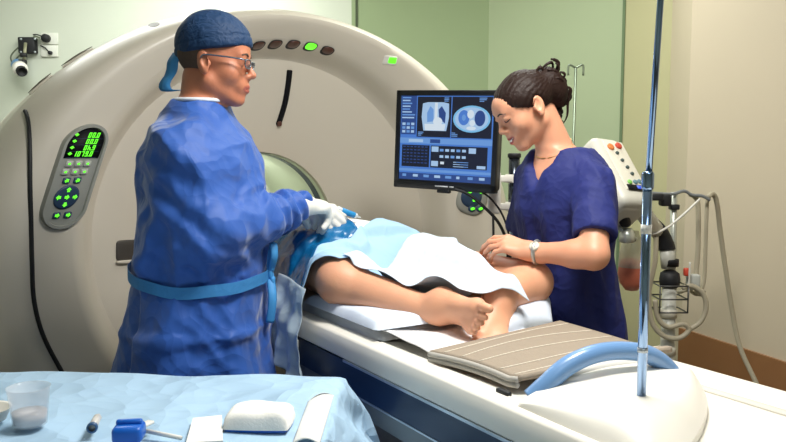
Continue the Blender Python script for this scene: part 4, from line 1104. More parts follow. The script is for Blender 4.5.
# watch and necklace
wx = unit(nwr - nel); wp = nwr - wx * .012
b = MB(); Rw = np.array(rot_to(wx)); b.tube([wp + Rw @ V3(.0285 * math.cos(t), .0285 * math.sin(t), 0) for t in np.linspace(0, 2 * math.pi, 33)[:-1]], .0055, 10, closed=True, flat=1.5)
wt = shift(b, NO).build('wrist_watch', M('watch_steel', (190, 190, 184), .3, metal=.7), nur)
dn_ = unit(V3(-.15, -.75, .65) - wx * (wx @ V3(-.15, -.75, .65))); b = MB(); b.lathe([(.013, 0), (.0145, .002), (.0145, .007), (.012, .009)], wp + dn_ * .024, rot_to(dn_), 24); shift(b, NO).build('watch_face', M('watch_dial', (214, 210, 196), .25), wt)
nn_ = np.linspace(0, 2 * math.pi, 50)[:-1]
ring = around(Fn, (.495, 2.262), nn_, 1.432 - .03 * np.cos(nn_ - NA_), far=.3, lift=.0015)
b = MB(); b.tube(ring, .0013, 6, closed=True); shift(b, NO).build('necklace', M('necklace_gold', (196, 160, 96), .3, metal=.9), nur)

# ------------------------------------------------------------------ things on the foot half of the couch
def atz(px, py, z):
    d = at(px, py, 1.0) - np.array([0, 0, CAMZ]); return np.array([0, 0, CAMZ]) + d * ((z - CAMZ) / d[2])
def flat_cloth(name, corners, zf, m, nu=50, nv=40, thick=.002):
    A, B, C, D = [np.array(q[:2], float) for q in corners]; P = np.zeros((nu, nv, 3))
    for i in range(nu):
        for j in range(nv):
            u, v = i / (nu - 1), j / (nv - 1); p = A * (1 - u) * (1 - v) + B * u * (1 - v) + C * u * v + D * (1 - u) * v
            P[i, j] = (p[0], p[1], zf(u, v, p))
    b = MB(); b.sheet(P, thick); return b.build(name, m, None, loc=G, rotz=ROTZ)
wt_ = Wrinkle(61, 30); wt2 = Wrinkle(62, 14)
o = flat_cloth('towel', [(1.18, -.200), (1.50, -.185), (1.52, .16), (1.22, .16)], lambda u, v, p: .966 + .012 * max(0, math.sin(v * 6.5 + .6)) * (1 - v) * (1 - .5 * u) + .004 * (1 + float(wt_(V3(p[0], p[1], 0)))) + .010 * math.exp(-(v / .08) ** 2) * (1 - u), m_sheet)
tag(o, 'white towel spread flat under the feet of the patient', 'towel')
def lump(u, v, p):
    x = 2 * u - 1; y = 2 * v - 1; e = max(0, (1 - abs(x) ** 4) * (1 - abs(y) ** 4)) ** .5
    return .968 + e * (.072 + .016 * float(wt2(V3(p[0], p[1], 0)))) * (.6 + .5 * v)
lc = [L(atz(*q)) for q in ((504, 332, .97), (553, 322, .97), (551, 297, 1.0), (522, 305, .99))]
o = flat_cloth('pillow', lc, lump, M('sheet_bluewhite', (214, 224, 238), .8, bump=.002, bscale=30), 40, 30, .004)
tag(o, 'rumpled white pillow under the far ankle of the patient, beside the nurse', 'pillow')
# quilted mat, its near end lifting off the couch
m_mat = M('mat_beige', (152, 139, 123), .85, var=.06, vscale=40, bump=.001, bscale=200)
mt = thing('foot_mat', 'beige quilted mat lying across the couch between the feet and the blue handle', 'mat', G, ROTZ)
mc = [np.array(L(atz(*q))[:2]) for q in ((430, 350, .985), (518, 378, .985), (672, 354, .985), (560, 323, .985))]
def mat_z(u, v): return .984 + .014 * math.sin(u * math.pi) * math.sin(v * math.pi * .9 + .2) + .012 * math.exp(-((u - .97) / .12) ** 2) * v + .008 * v * (1 - u) + .006 * max(0, (u - .9) / .1)
def matp(u, v, dz=0):
    p = mc[0] * (1 - u) * (1 - v) + mc[1] * u * (1 - v) + mc[2] * u * v + mc[3] * (1 - u) * v; p = p + np.array([0, .012 * math.sin(u * 3.1)]) * (1 - v)
    return np.array([p[0], p[1], mat_z(u, v) + dz])
b = MB(); b.grid(lambda u, v: matp(u, v), 50, 40, .012); b.build('mat_cover', m_mat, mt)
for dz in (-.008, -.019):
    b = MB(); b.tube([matp(u, 0, dz) + V3(0, -.002, 0) for u in np.linspace(0, 1, 30)], .0062, 10); b.build('edge_roll', M('mat_edge', (176, 172, 164), .7), mt)
for u0 in (.12, .33, .54, .75, .92):
    b = MB(); b.tube([matp(u0 + .02 * math.sin(v * 5 + u0 * 9), v, .0006) for v in np.linspace(.01, .97, 40)], .0014, 6); b.build('quilting_seam', M('mat_stitch', (216, 206, 190), .8), mt)

# ------------------------------------------------------------------ monitor on its stand
MX = V3(.866, -.5, 0); ro = math.radians(2.2); MY = V3(0, 0, 1.0)
MXr = MX * math.cos(ro) - MY * math.sin(ro); MYr = MY * math.cos(ro) + MX * math.sin(ro); MN = np.cross(MXr, MYr)
MC = at(445, 140.5, 2.70); MW, MH = .402, .352
mon = thing('monitor', 'black flat screen monitor showing chest images, on a pole behind the nurse', 'monitor', MC)
Rmon = Matrix(((MXr[0], MYr[0], MN[0]), (MXr[1], MYr[1], MN[1]), (MXr[2], MYr[2], MN[2])))
bw = .020
b = MB()
for c_, s_ in (((0, MH / 2 - bw / 2), (MW, bw)), ((0, -MH / 2 + .016), (MW, .032)), ((-MW / 2 + bw / 2, 0), (bw, MH)), ((MW / 2 - bw / 2, 0), (bw, MH))):
    b.box(MXr * c_[0] + MYr * c_[1] + MN * -.008, (s_[0], s_[1], .028), Rmon, .004, 2)
b.build('bezel', M('monitor_black', (16, 18, 22), .35), mon, ang=40)
b = MB(); b.box(MN * -.036, (MW - .01, MH - .01, .04), Rmon, .012, 3); b.box(MN * -.065, (MW * .6, MH * .6, .03), Rmon, .01, 3); b.build('monitor_back', M('monitor_black', (16, 18, 22), .35), mon, ang=40)
b = MB(); b.box(MYr * (-MH / 2 - .004) + MXr * .005 + MN * .002, (.05, .012, .02), Rmon, .004); b.build('monitor_foot_tab', M('monitor_black', (16, 18, 22), .35), mon)
for dx, w_ in ((-.004, .05), (.035, .018)):
    b = MB(); b.box(MYr * (-MH / 2 + .0135) + MXr * dx + MN * .0066, (w_, .0045, .0012), Rmon); b.build('bezel_mark', M('mark_grey', (196, 200, 204), .4), mon)
sw, sh = MW - 2 * bw, MH - bw - .032
so = MXr * (-sw / 2) + MYr * (MH / 2 - bw) + MN * .0008
def E_(name, col, e=.78): return M(name, col, .3, emit=e)
scm = [E_('scr_blue', (74, 128, 214)), E_('scr_dark', (12, 22, 44), .6), E_('scr_navy', (38, 72, 140)), E_('scr_light', (172, 206, 242)), E_('scr_pale', (222, 236, 248)), E_('scr_mid', (110, 160, 226)), E_('scr_cyan', (126, 196, 240))]
b = MB()
def poly(pts, mi, lay): b.mi = mi; b.prism([(u * sw, -v * sh) for u, v in pts][::-1], .0004, MXr, MYr, so + MN * .0005 * lay)
def rect(u0, v0, u1, v1, mi, lay=1): poly([(u0, v0), (u1, v0), (u1, v1), (u0, v1)], mi, lay)
def oval(cu, cv, ru, rv, mi, lay, n=28): poly([(cu + ru * math.cos(t), cv + rv * math.sin(t)) for t in np.linspace(0, 2 * math.pi, n + 1)[:-1]], mi, lay)
rect(0, 0, 1, 1, 0, 0)
rect(.005, .0, .175, .46, 2); rq = random.Random(4)
for k in range(8): rect(.015, .015 + k * .034, .015 + rq.uniform(.08, .15), .030 + k * .034, 3 if k % 2 else 5, 2)
for k in range(3):
    for q in range(3): rect(.02 + q * .05, .32 + k * .045, .055 + q * .05, .35 + k * .045, 5 if (k + q) % 2 else 3, 2)
rect(.185, .01, .555, .485, 1)
poly([(.245, .09), (.30, .075), (.47, .075), (.53, .09), (.535, .25), (.51, .41), (.26, .41), (.235, .25)], 3, 2)
poly([(.33, .12), (.365, .16), (.37, .30), (.30, .31), (.295, .2)], 5, 3); poly([(.455, .12), (.42, .16), (.43, .27), (.495, .32), (.50, .2)], 2, 3)
rect(.38, .08, .41, .40, 4, 4); oval(.415, .30, .05, .05, 4, 4); poly([(.27, .33), (.50, .33), (.49, .405), (.28, .405)], 4, 4)
rect(.565, .01, .985, .485, 1)
oval(.775, .265, .195, .155, 6, 2); oval(.775, .265, .175, .135, 3, 3); oval(.695, .25, .058, .088, 0, 4); oval(.862, .255, .055, .09, 2, 4); oval(.765, .21, .035, .05, 4, 5); oval(.785, .31, .03, .035, 4, 5); oval(.695, .25, .02, .035, 5, 5); oval(.775, .37, .05, .022, 4, 5)
for u0 in (.20, .57):
    for k in range(3): rect(u0, .425 + k * .018, u0 + rq.uniform(.03, .07), .435 + k * .018, 5, 3); rect(u0 + .28, .02 + k * .018, u0 + .28 + rq.uniform(.04, .08), .03 + k * .018, 5, 3)
rect(.0, .50, 1, .565, 5); rect(.10, .515, .26, .55, 3, 2); rect(.34, .51, .45, .555, 2, 2)
rect(.025, .585, .335, .845, 1)
for k in range(6):
    for q in range(7): rect(.04 + q * .041, .60 + k * .038, .04 + q * .041 + .026, .612 + k * .038, 2, 2)
rect(.35, .585, .955, .845, 1)
for u0, v0 in ((.36, .595), (.36, .765), (.76, .60)): rect(u0, v0, u0 + .075, v0 + .062, 3, 2)
for k in range(5):
    for q in range(2): rect(.45 + k * .06, .62 + q * .075, .49 + k * .06, .65 + q * .075, 3 if (k + q) % 3 else 5, 2)
for k in range(3): rect(.60, .765 + k * .026, .76, .773 + k * .026, 5, 2); rect(.60, .765 + k * .026, .63 + .04 * k, .773 + k * .026, 3, 3)
rect(.85, .80, .94, .835, 3, 2); rect(.46, .77, .50, .80, 4, 2)
rect(.0, .87, 1, .90, 5); rect(.0, .92, 1, 1, 2)
for k in range(8): rect(.04 + k * .12, .935, .04 + k * .12 + rq.uniform(.03, .07), .965, 3 if k % 2 else 5, 2)
b.build('screen', scm, mon, smooth=False)
# stand
sp = at(514, 180, 2.74); SPX, SPY = sp[0], sp[1]
std = thing('monitor_stand', 'chrome post with white clamp bracket that carries the monitor beside the nurse', 'monitor stand', (SPX, SPY, 0))
b = MB(); b.lathe([(.012, .03), (.012, 1.22)], n=20); b.build('lower_post', m_chrome, std)
b = MB(); b.lathe([(.020, 1.20), (.020, 1.405)], n=24); b.build('upper_post', M('post_dark', (70, 76, 84), .2, metal=.8), std)
b = MB(); b.lathe([(.024, 1.40), (.024, 1.412), (.02, 1.416)], n=24); b.build('post_cap', m_dark, std)
for z_ in (1.325, 1.225):
    b = MB(); b.lathe([(.030, z_ - .015), (.032, z_ - .012), (.032, z_ + .012), (.030, z_ + .015)], n=24); b.box((.045, -.02, z_), (.05, .03, .026), bev=.004); b.box((-.05, -.02, z_), (.08, .025, .024), bev=.004); b.build('post_clamp', m_white, std)
b = MB(); b.box((-.075, -.03, 1.275), (.045, .035, .15), bev=.008, seg=3); b.build('clamp_block', m_white, std)
e1 = MC + MN * -.075 + MXr * .10 - np.array([SPX, SPY, 0]); b = MB(); b.tube([(-.08, -.02, 1.29), (-.11, .0, 1.30), (e1[0], e1[1] + .02, 1.33), (e1[0], e1[1], 1.36)], .022, 10); b.build('swivel_arm', m_white, std)
b = MB(); b.lathe([(.0, .0), (.24, .0), (.24, .02), (.05, .035), (.013, .05)], n=32); b.build('stand_base', m_couchgrey, std)
c1 = [at(*q) for q in ((454, 189, 2.66), (468, 194, 2.655), (484, 207, 2.65), (498, 222, 2.65), (506, 240, 2.655), (508, 262, 2.66), (507, 330, 2.66))]
o = MB(); o.tube(spline(c1, 40), .0055, 8); o = tag(o.build('monitor_cable', m_dark), 'black cable hanging from the monitor, thicker one beside the post', 'cable', None)
c2 = [at(*q) for q in ((478, 190, 2.63), (490, 198, 2.63), (502, 214, 2.63), (509, 236, 2.635), (510, 262, 2.64), (509, 330, 2.64))]
o = MB(); o.tube(spline(c2, 40), .0035, 8); o = tag(o.build('monitor_cable', m_dark), 'thin black cable hanging behind the thicker one under the monitor', 'cable', None)

# ------------------------------------------------------------------ far drip stand with a double hook
hb = at(571, 100, 3.7); hs = thing('drip_stand', 'thin metal drip stand with two hooks against the green wall behind the nurse', 'drip stand', (hb[0], hb[1], 0))
zt = at(572, 68, 3.7)[2]
b = MB(); b.tube([(0, 0, .05), (0.02, 0, zt)], .0065, 10); b.build('stand_post', M('steel_dull', (128, 140, 122), .35, metal=.7), hs)
b = MB()
for s_ in (-1, 1): b.tube(spline([(.02, 0, zt), (.02 + .026 * s_, 0, zt + .014), (.02 + .036 * s_, 0, zt + .008), (.02 + .036 * s_, 0, zt - .035)], 12), .005, 8)
b.build('stand_hook', M('steel_dull', (128, 140, 122), .35, metal=.7), hs)
b = MB()
for k in range(5): a = k * 2 * math.pi / 5; b.box((.13 * math.cos(a), .13 * math.sin(a), .035), (.27, .03, .025), Matrix.Rotation(a, 3, 'Z'), .005)
b.build('stand_base', m_couchgrey, hs)

# ------------------------------------------------------------------ breathing machine by the beige wall
m_vent = M('vent_white', (214, 212, 200), .4)
m_hose = M('hose_grey', (176, 168, 146), .5)
vb = V3(*at(668, 330, 2.82)[:2], 0)
ven = thing('ventilator', 'white breathing machine with a tilted key panel, hoses and a rubber bag', 'ventilator', vb)
vl = lambda px, py, Y: at(px, py, Y) - vb
Ld = unit(at(633, 186, 2.52) - at(609, 141, 2.64)); Sd = at(642, 180, 2.61) - at(624, 188, 2.53); Sd = unit(Sd - Ld * (Sd @ Ld)); Vn = np.cross(Sd, -Ld)
FC = at(623.5, 165, 2.585) - vb; Rv = Matrix(((Sd[0], -Ld[0], Vn[0]), (Sd[1], -Ld[1], Vn[1]), (Sd[2], -Ld[2], Vn[2])))
b = MB(); b.box(FC - Vn * .075 - Ld * -.012 - Sd * .01, (.135, .29, .145), Rv, .028, 4); b.build('console', m_vent, ven, ang=50)
b = MB(); b.box(FC + Ld * .125 - Vn * .09, (.14, .07, .13), Rv, .025, 4); b.build('console_lip', m_vent, ven, ang=50)
def onv(u, v, d=0.0): return FC + Sd * u + Ld * v + Vn * d
b = MB(); b.box(onv(.004, .0, -.002), (.095, .215, .008), Rv, .003); b.build('key_panel', M('vent_panel', (226, 222, 206), .4), ven)
for i, (u, v, c_) in enumerate(((-.022, -.075, 'o'), (.020, -.085, 'r'))):
    b = MB(); b.lathe([(.013, 0), (.013, .008), (.010, .010)], onv(u, v), Rv, 18); b.build('alarm_key', M('key_orange', (226, 132, 70), .4) if c_ == 'o' else M('key_red', (206, 78, 58), .4), ven)
for (u, v) in ((-.005, -.05), (.001, -.018), (.008, .012), (.014, .040)):
    b = MB(); b.lathe([(.0068, 0), (.006, .008), (.004, .009)], onv(u, v), Rv, 16); b.build('knob', M('knob_slate', (70, 86, 84), .4), ven)
for (u, v, m_) in ((-.018, .078, M('key_green', (130, 196, 90), .4)), (.008, .076, M('key_teal', (96, 130, 140), .4)), (.030, .072, M('key_teal', (96, 130, 140), .4))):
    b = MB(); b.lathe([(.009, 0), (.009, .006), (.006, .008)], onv(u, v), Rv, 16); b.build('key', m_, ven)
b = MB(); b.box(onv(.004, .100, .003), (.086, .022, .006), Rv, .002); b.build('readout', m_black, ven)
b = MB(); b.box(onv(.022, .100, .0066), (.042, .013, .001), Rv); b.build('readout_digits', E_('readout_blue', (56, 96, 230), 1.0), ven)
b = MB(); b.box(onv(-.056, .055, -.012), (.012, .085, .004), Rv @ Matrix.Rotation(0, 3, 'Z'), .001); b.build('blue_stripe', M('stripe_blue', (96, 150, 206), .4), ven)
b = MB(); b.tube([vl(630, 196, 2.62), vl(640, 209, 2.68), vl(656, 230, 2.80)], .030, 16); b.build('support_arm', m_vent, ven)
b = MB(); b.tube(spline([vl(652, 225, 2.79), vl(660, 233, 2.81), vl(666, 246, 2.82), vl(667, 250, 2.82)], 12), .031, 16); b.build('elbow_cuff', m_dark, ven)
b = MB(); b.tube([vl(667, 248, 2.82), vl(668.5, 268, 2.82)], .027, 16); b.build('column_joint', M('column_grey', (186, 186, 176), .4), ven)
zz1 = lambda y: at(669, y, 2.82)[2]
cx_ = vl(669, 300, 2.82)
b = MB(); b.lathe([(.030, zz1(264)), (.031, zz1(266)), (.031, zz1(260)), (.03, zz1(259))][::1], (cx_[0], cx_[1], 0), None, 20); b.lathe([(.018, zz1(270)), (.034, zz1(273)), (.038, zz1(279)), (.036, zz1(285)), (.03, zz1(287))], (cx_[0], cx_[1], 0), None, 20); b.build('column_clamp', m_dark, ven)
b = MB(); b.lathe([(.026, .06), (.026, zz1(285))], (cx_[0], cx_[1], 0), None, 20); b.build('column', M('column_grey', (186, 186, 176), .4), ven)
for y_ in (312, 349): b = MB(); b.lathe([(.031, zz1(y_) - .02), (.032, zz1(y_)), (.031, zz1(y_) + .012)], (cx_[0], cx_[1], 0), None, 20); b.build('column_collar', M('column_pale', (204, 200, 184), .4), ven)
b = MB()
for y_ in (284, 297, 310): b.tube([cx_ + V3(.052 * q, .05 * r_, zz1(y_) - cx_[2]) for q, r_ in ((-1, -1), (1, -1), (1, 1), (-1, 1))], .003, 6, closed=True)
for q in (-1, 1): b.tube([cx_ + V3(.052 * q, -.05, zz1(284) - cx_[2]), cx_ + V3(.052 * q, -.05, zz1(310) - cx_[2])], .003, 6)
b.build('wire_basket', M('wire_dark', (84, 84, 82), .4, metal=.5), ven)
b = MB(); b.tube(spline([vl(650, 193, 2.84), vl(672, 194, 2.84), vl(684, 191, 2.84), vl(692, 195, 2.84), vl(702, 196, 2.84), vl(710, 200, 2.84)], 24), .006, 10); b.build('hose_rail', m_couchgrey, ven)
b = MB(); b.tube([vl(674, 192, 2.86), vl(673, 250, 2.86), vl(671, 300, 2.86)], .0125, 14); b.build('rail_post', M('steel_light', (196, 200, 190), .3, metal=.6), ven)
b = MB(); b.box(vl(655, 197, 2.80), (.06, .03, .026), bev=.006); b.box(vl(665, 200, 2.83), (.04, .04, .045), bev=.008); b.box(vl(674, 207, 2.85), (.035, .03, .02), bev=.004); b.build('rail_clamp', m_dark, ven)
b = MB(); b.tube([vl(643, 198, 2.78), vl(649, 197, 2.79)], .014, 12); b.build('clamp_knob', m_silver, ven)
def hose(pts, r, Y, m=m_hose, n=50, name='hose'):
    b = MB(); b.tube(spline([vl(p[0], p[1], p[2] if len(p) > 2 else Y) for p in pts], n), r, 10); return b.build(name, m, ven)
hose([(690, 194), (695, 197), (698, 206), (698, 248), (695.5, 284), (700, 294), (704, 290)], .0095, 2.86)
hose([(709, 198), (707, 204), (705.5, 246), (704, 280), (698, 294), (688, 290), (678, 293)], .0075, 2.88)
hose([(656, 236), (655, 262), (649, 292), (652, 322), (664, 336), (679, 338), (689, 330), (683, 324), (668, 327), (658, 318), (655, 300)], .0095, 2.78)
hose([(688, 330), (700, 322), (706, 308), (703, 294), (692, 286), (682, 288)], .0095, 2.80)
hose([(708, 197, 2.84), (713, 194, 2.86), (717, 204, 2.88), (721, 237, 2.92), (731, 304, 2.94), (740, 347, 2.92), (759, 390, 2.86), (775, 440, 2.8)], .0095, 2.88)
hose([(700, 199), (684, 214), (668, 227), (652, 234), (644, 228)], .0045, 2.76, M('tube_white', (216, 214, 204), .4), name='thin_tube')
hose([(690, 262), (689, 285), (688, 300)], .004, 2.80, M('tube_white', (216, 214, 204), .4), 12, name='thin_tube')
b = MB(); b.box(vl(686.5, 272, 2.82), (.022, .02, .03), bev=.005); b.build('red_cap', M('key_red', (206, 78, 58), .4), ven)
b = MB(); b.box(vl(693, 282, 2.84), (.05, .03, .06), bev=.008); b.build('filter_box', M('filter_grey', (186, 190, 184), .4), ven)
b = MB(); b.tube(spline([vl(616, 208, 2.56), vl(621, 214, 2.56), vl(627, 226, 2.57)], 10), [.020, .024, .024, .022, .02, .022, .024, .02, .018, .014], 14); b.build('valve_body', m_dark, ven)
b = MB(); b.lathe([(.018, -.03), (.026, -.026), (.026, .0), (.016, .02)], vl(627, 234, 2.58), None, 18); b.tube([vl(616, 226, 2.58), vl(636, 240, 2.58)], .008, 10); b.build('valve_cap', M('steel_light', (196, 200, 190), .3, metal=.6), ven)
bc = vl(632, 268, 2.72)
b = MB(); b.lathe([(.0, -.085), (.022, -.080), (.042, -.055), (.050, -.02), (.046, .012), (.040, .03)], bc, None, 24); b.build('breathing_bag', M('bag_red', (196, 108, 82), .45, var=.12, vscale=30), ven)
b = MB(); b.lathe([(.049, .005), (.047, .05), (.036, .095), (.022, .12), (.020, .135)], bc, None, 24, cap=False); b.build('bag_neck', M('bag_clear', (206, 206, 186), .3, alpha=.5), ven)
b = MB(); b.box((cx_[0] - .12, cx_[1], .26), (.34, .34, .38), bev=.03); b.build('cabinet', m_vent, ven, ang=40)
for dx in (-1, 1):
    for dy in (-1, 1): b = MB(); b.lathe([(.04, -.012), (.04, .012)], (cx_[0] - .12 + .14 * dx, cx_[1] + .14 * dy, .04), Matrix.Rotation(math.pi / 2, 3, 'X'), 20); b.build('wheel', m_dark, ven)

# ------------------------------------------------------------------ bracket lamp and socket plates on the far wall
wy = lambda X: 5.0 + (X + 3.2) * (4.9 - 5.0) / (3.2 - .262) - .001
wb = at(28, 46, 4.95); wb[1] = wy(wb[0])
br = thing('wall_bracket', 'black wall bracket carrying a small blue and white camera above the scanner', 'wall bracket', wb)
Yw = 4.90
wl = lambda px, py, d=.05: at(px, py, wb[1] - d) - wb
b = MB(); b.box(wl(28, 45.5, .03), (.105, .055, .10), bev=.006); b.build('bracket_block', m_dark, br)
for px_, py_ in ((21, 39), (35, 39), (21, 52), (35, 52)): b = MB(); b.box(wl(px_, py_, .06), (.012, .008, .012), bev=.002); b.build('screw', m_silver, br)
b = MB(); b.tube([wl(25.5, 43, .07), wl(25, 51, .085), wl(24, 60, .09)], .010, 10); b.build('bracket_arm', M('arm_olive', (150, 150, 124), .4, metal=.4), br)
b = MB(); b.lathe([(.022, -.012), (.022, .012)], wl(23.5, 55, .09), None, 16); b.lathe([(.026, -.014), (.028, .0), (.024, .014)], wl(22.5, 62, .09), None, 16); b.build('arm_joint', m_dark, br)
hd = unit(V3(.55, -.7, -.42)); Rh = rot_to(hd); c0 = wl(19, 67, .10)
b = MB(); b.lathe([(.0, -.05), (.03, -.05), (.04, -.04), (.042, .03), (.036, .055)], c0, Rh, 24); b.build('camera_body', M('camera_blue', (96, 150, 206), .4), br)
b = MB(); b.lathe([(.045, .0), (.046, .03), (.04, .05)], c0 + hd * .01, Rh, 24); b.build('camera_band', m_white, br)
b = MB(); b.lathe([(.030, .05), (.032, .056), (.032, .085), (.026, .087), (.024, .07)], c0, Rh, 24); b.build('camera_lens', m_dark, br)
for pts in ([(36, 40), (34, 36), (40, 38)], [(20, 46), (12, 54), (11, 60), (15, 66)], [(21, 54), (17, 58), (14, 62)]):
    b = MB(); b.tube(spline([wl(p[0], p[1], .05) for p in pts], 16), .005, 8); b.build('cable', M('cable_olive', (96, 104, 84), .5), br)
for i, (py_, lab, hh) in enumerate(((38.5, 'upper white socket plate beside the black wall bracket, with a round black plug', 11.5), (51, 'lower white socket plate beside the black wall bracket, with a thin plug', 11.5))):
    pb = at(49, py_, 4.95); pb[1] = wy(pb[0]); pt = thing('socket_plate', lab, 'socket', pb, group=None)
    b = MB(); b.box((0, -.006, 0), (.110, .012, hh / 155.0), bev=.004); b.build('plate', M('plate_white', (226, 228, 218), .5), pt)
    if i == 0: b = MB(); b.lathe([(.0, -.0), (.026, .0), (.026, .03), (.02, .036)], (-.015, -.012, 0), Matrix.Rotation(math.pi / 2, 3, 'X'), 20); b.tube(spline([(-.015, -.03, 0), (-.06, -.04, .02), (-.09, -.04, .02)], 10), .004, 8); b.build('plug', m_dark, pt)
    else: b = MB(); b.lathe([(.012, .0), (.012, .02)], (.010, -.012, -.012), Matrix.Rotation(math.pi / 2, 3, 'X'), 16); b.tube([(.010, -.03, -.012), (-.02, -.025, .02), (-.05, -.02, .034)], .004, 8); b.build('plug', m_dark, pt)

# ------------------------------------------------------------------ instrument table under a blue drape
TZ = .915; TA = math.radians(-2.0)
_c = atz(338, 377, TZ + .01); TC = V3(_c[0] - .515 * math.cos(TA) + .305 * math.sin(TA), _c[1] - .515 * math.sin(TA) - .305 * math.cos(TA), 0)
it = thing('instrument_table', 'steel instrument table hidden under the light blue drape', 'table', TC, TA)
b = MB(); b.box((0, 0, TZ - .02), (1.02, .60, .03), bev=.004); b.build('table_top', m_silver, it)
for sx in (-1, 1):
    for sy in (-1, 1): b = MB(); b.tube([(.48 * sx, .27 * sy, .0), (.48 * sx, .27 * sy, TZ - .03)], .014, 12); b.build('leg', m_silver, it)
m_tdrape = M('table_drape_blue', (170, 202, 228), .75, bump=.03, bscale=6, btype='voronoi')
wd1, wd2, wd3 = Wrinkle(71, 11), Wrinkle(72, 34), Wrinkle(73, 16, 4)
def tdrape(u, v):
    hx, hy, ov = .515, .305, .42
    x = -hx - ov + (2 * hx + 2 * ov) * u; y = -hy - ov + (2 * hy + ov + .24) * v
    cx, cy = min(max(x, -hx), hx), min(max(y, -hy), hy); ex, ey = x - cx, y - cy; d = math.hypot(ex, ey)
    q = V3(x, y, 0); wv = float(wd1(q)); w2_ = float(wd2(q))
    z = TZ + .003 + .004 * (1 + wv) + .002 * (1 + w2_) + .005 * max(0, float(wd3.ridged(q))) * (.3 + .7 * min(1, max(0, (.18 + y) / .3)))
    if d > 1e-6:
        nx, ny = ex / d, ey / d; fl = .06 + (.34 * min(1, ex / .05) if ex > 0 else 0) + (.05 * math.sin(x * 14 + y * 17) + .04 * wv) * (0 if ey > 0 else 1)
        rr_ = .02; dd = max(0, d - rr_); fl = max(.03, fl); k = math.sqrt(max(0, 1 - fl * fl))
        hxo = rr_ * min(1, d / rr_) * .9 + fl * dd + (.018 * math.sin((x - y) * 30) * min(1, dd / .1) if dd > 0 else 0)
        z -= k * dd + .006 * min(1, d / rr_); return (cx + nx * hxo, cy + ny * hxo, z)
    return (x, y, z)
b = MB(); b.grid(tdrape, 150, 110, .0015); o = b.build('table_drape', m_tdrape, None, loc=TC, rotz=TA)
tag(o, 'light blue drape spread over the instrument table in front of the surgeon', 'drape')
IZ = TZ + .017
def item(name, label, cat, px, py, rz=0.0, group=None): p = atz(px, py, IZ); return thing(name, label, cat, p, rz, group)
m_cupc = M('cup_clear', (226, 230, 236), .12, alpha=.28)
c = item('cup', 'clear plastic cup with a little pale liquid on the blue drape', 'cup', 30, 424)
b = MB(); b.lathe([(.028, 0), (.029, .001), (.036, .066), (.0375, .069), (.036, .069), (.034, .064), (.027, .003)], n=40, cap=True); b.build('cup_wall', m_cupc, c)
b = MB(); b.lathe([(.027, .003), (.0292, .024), (.0, .0245)], n=40); b.build('liquid', M('liquid_pale', (232, 222, 218), .3), c)
c = item('bowl', 'white bowl cut off by the frame at the edge of the blue drape', 'bowl', -14, 421)
b = MB(); b.lathe([(.03, 0), (.034, .002), (.042, .022), (.044, .024), (.040, .022), (.03, .006), (.0, .005)], n=40); b.build('bowl_shell', m_white, c)
p0, p1 = atz(92, 428, IZ + .008), atz(103, 407, IZ + .008); d_ = unit(p1 - p0); R_ = rot_to(d_)
c = thing('syringe', 'short white syringe with a blue end lying on the blue drape beside the cup', 'syringe', p0)
b = MB(); b.lathe([(.0075, .004), (.0075, .052), (.003, .056), (.0025, .068), (.0005, .069)], R=R_, n=20); b.build('barrel', M('barrel_grey', (206, 204, 200), .3), c)
b = MB(); b.lathe([(.0060, -.002), (.0095, -.001), (.0095, .005), (.0060, .006)], R=R_, n=20, cap=False); b.build('syringe_ring', M('ring_slate', (56, 92, 132), .4), c)
c = item('clamp', 'bright blue plastic clamp block with a white tip on the drape', 'clamp', 130, 439, .1)
b = MB(); b.box((0, -.005, .014), (.050, .045, .028), bev=.008, seg=3); b.box((0, .0, .030), (.044, .012, .010), bev=.004); b.build('clamp_body', M('clamp_blue', (18, 96, 196), .35), c, ang=50)
b = MB(); b.box((.016, .032, .012), (.015, .040, .006), Matrix.Rotation(-.5, 3, 'Z'), .002); b.build('clamp_tip', m_white, c)
p0, p1 = atz(147, 431, IZ + .003), atz(181, 438, IZ + .003)
b = MB(); b.tube([(0, 0, 0), p1 - p0], .004, 10); o = b.build('swab_stick', M('stick_white', (226, 226, 222), .5), None, loc=p0); tag(o, 'thin white stick lying between the blue clamp and the white card', 'stick')
q = [atz(*k, IZ) for k in ((186, 446), (223, 444), (222, 418), (193, 421))]; o_ = q[0].copy()
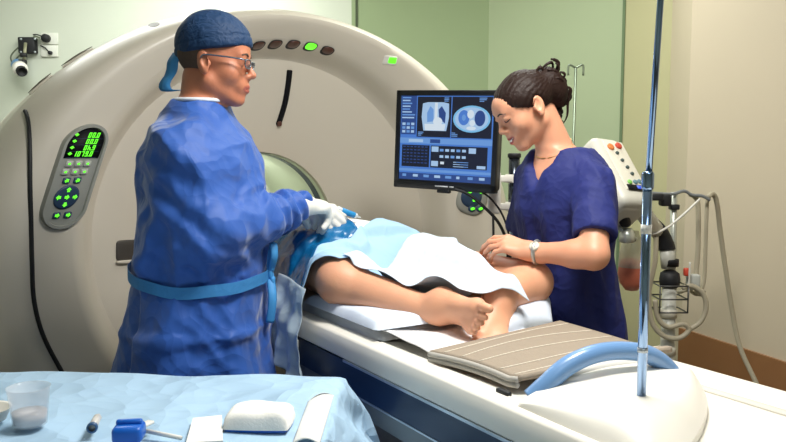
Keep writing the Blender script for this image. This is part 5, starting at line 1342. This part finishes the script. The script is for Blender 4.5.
b = MB(); v = [p - o_ for p in q]; b.add(v + [p + V3(0, 0, .006) for p in v], [[3, 2, 1, 0], [4, 5, 6, 7]] + [[i, (i + 1) % 4, 4 + (i + 1) % 4, 4 + i] for i in range(4)])
o = b.build('paper_card', M('card_white', (238, 238, 234), .6), None, smooth=False, loc=o_); tag(o, 'flat white paper card beside the gauze pad on the blue drape', 'card')
gc_ = atz(260, 424, IZ); wgz = Wrinkle(81, 60)
gz = thing('gauze_pad', 'thick folded white gauze pad with a blue edge on the drape', 'gauze', gc_, -.05)
def pad_s(hx, hy, z0, th, am):
    def fn(u, v):
        x = 2 * u - 1; y = 2 * v - 1; e = max(0, (1 - abs(x) ** 6) * (1 - abs(y) ** 6)) ** .4; k = 1 - .05 * (x * x * y * y)
        return (hx * x * k, hy * y * k, z0 + th * e * (1 - .18 * y * 0) + am * e * float(wgz(V3(hx * x, hy * y, 0))))
    b = MB(); b.grid(fn, 36, 30, 0); b.grid(lambda u, v: (lambda q: (q[0], q[1], z0))(fn(u, 1 - v)), 36, 30, 0); return b
pad_s(.060, .044, .004, .030, .002).build('gauze', M('gauze_white', (240, 240, 236), .9, bump=.001, bscale=200), gz)
pad_s(.057, .042, .0, .008, 0).build('gauze_backing', M('clamp_blue', (18, 96, 196), .35), gz)
q = [atz(*k, IZ) for k in ((292, 446), (320, 446), (334, 397), (308, 403))]; o_ = q[0].copy(); v = [p - o_ for p in q]
pk = thing('pouch', 'long white paper pouch lying next to the gauze pad at the table edge', 'pouch', o_)
def pouch(u, v_): p = (v[0] * (1 - u) + v[1] * u) * (1 - v_) + (v[3] * (1 - u) + v[2] * u) * v_; return p + V3(0, 0, .004 + .010 * math.sin(u * math.pi) * (1 - .3 * v_))
b = MB(); b.grid(pouch, 16, 24, .002); b.build('pouch_front', M('pouch_white', (236, 238, 236), .5), pk)
def lipf(u, v_): p = v[3] * (1 - u) + v[2] * u; dd = unit(v[3] - v[0]); return p + dd * (.018 * math.sin(u * math.pi)) * v_ + V3(0, 0, .004 + .010 * math.sin(u * math.pi) * (1 - v_))
b = MB(); b.grid(lipf, 16, 6, .001); b.build('pouch_lip', M('pouch_grey', (206, 212, 216), .5), pk)
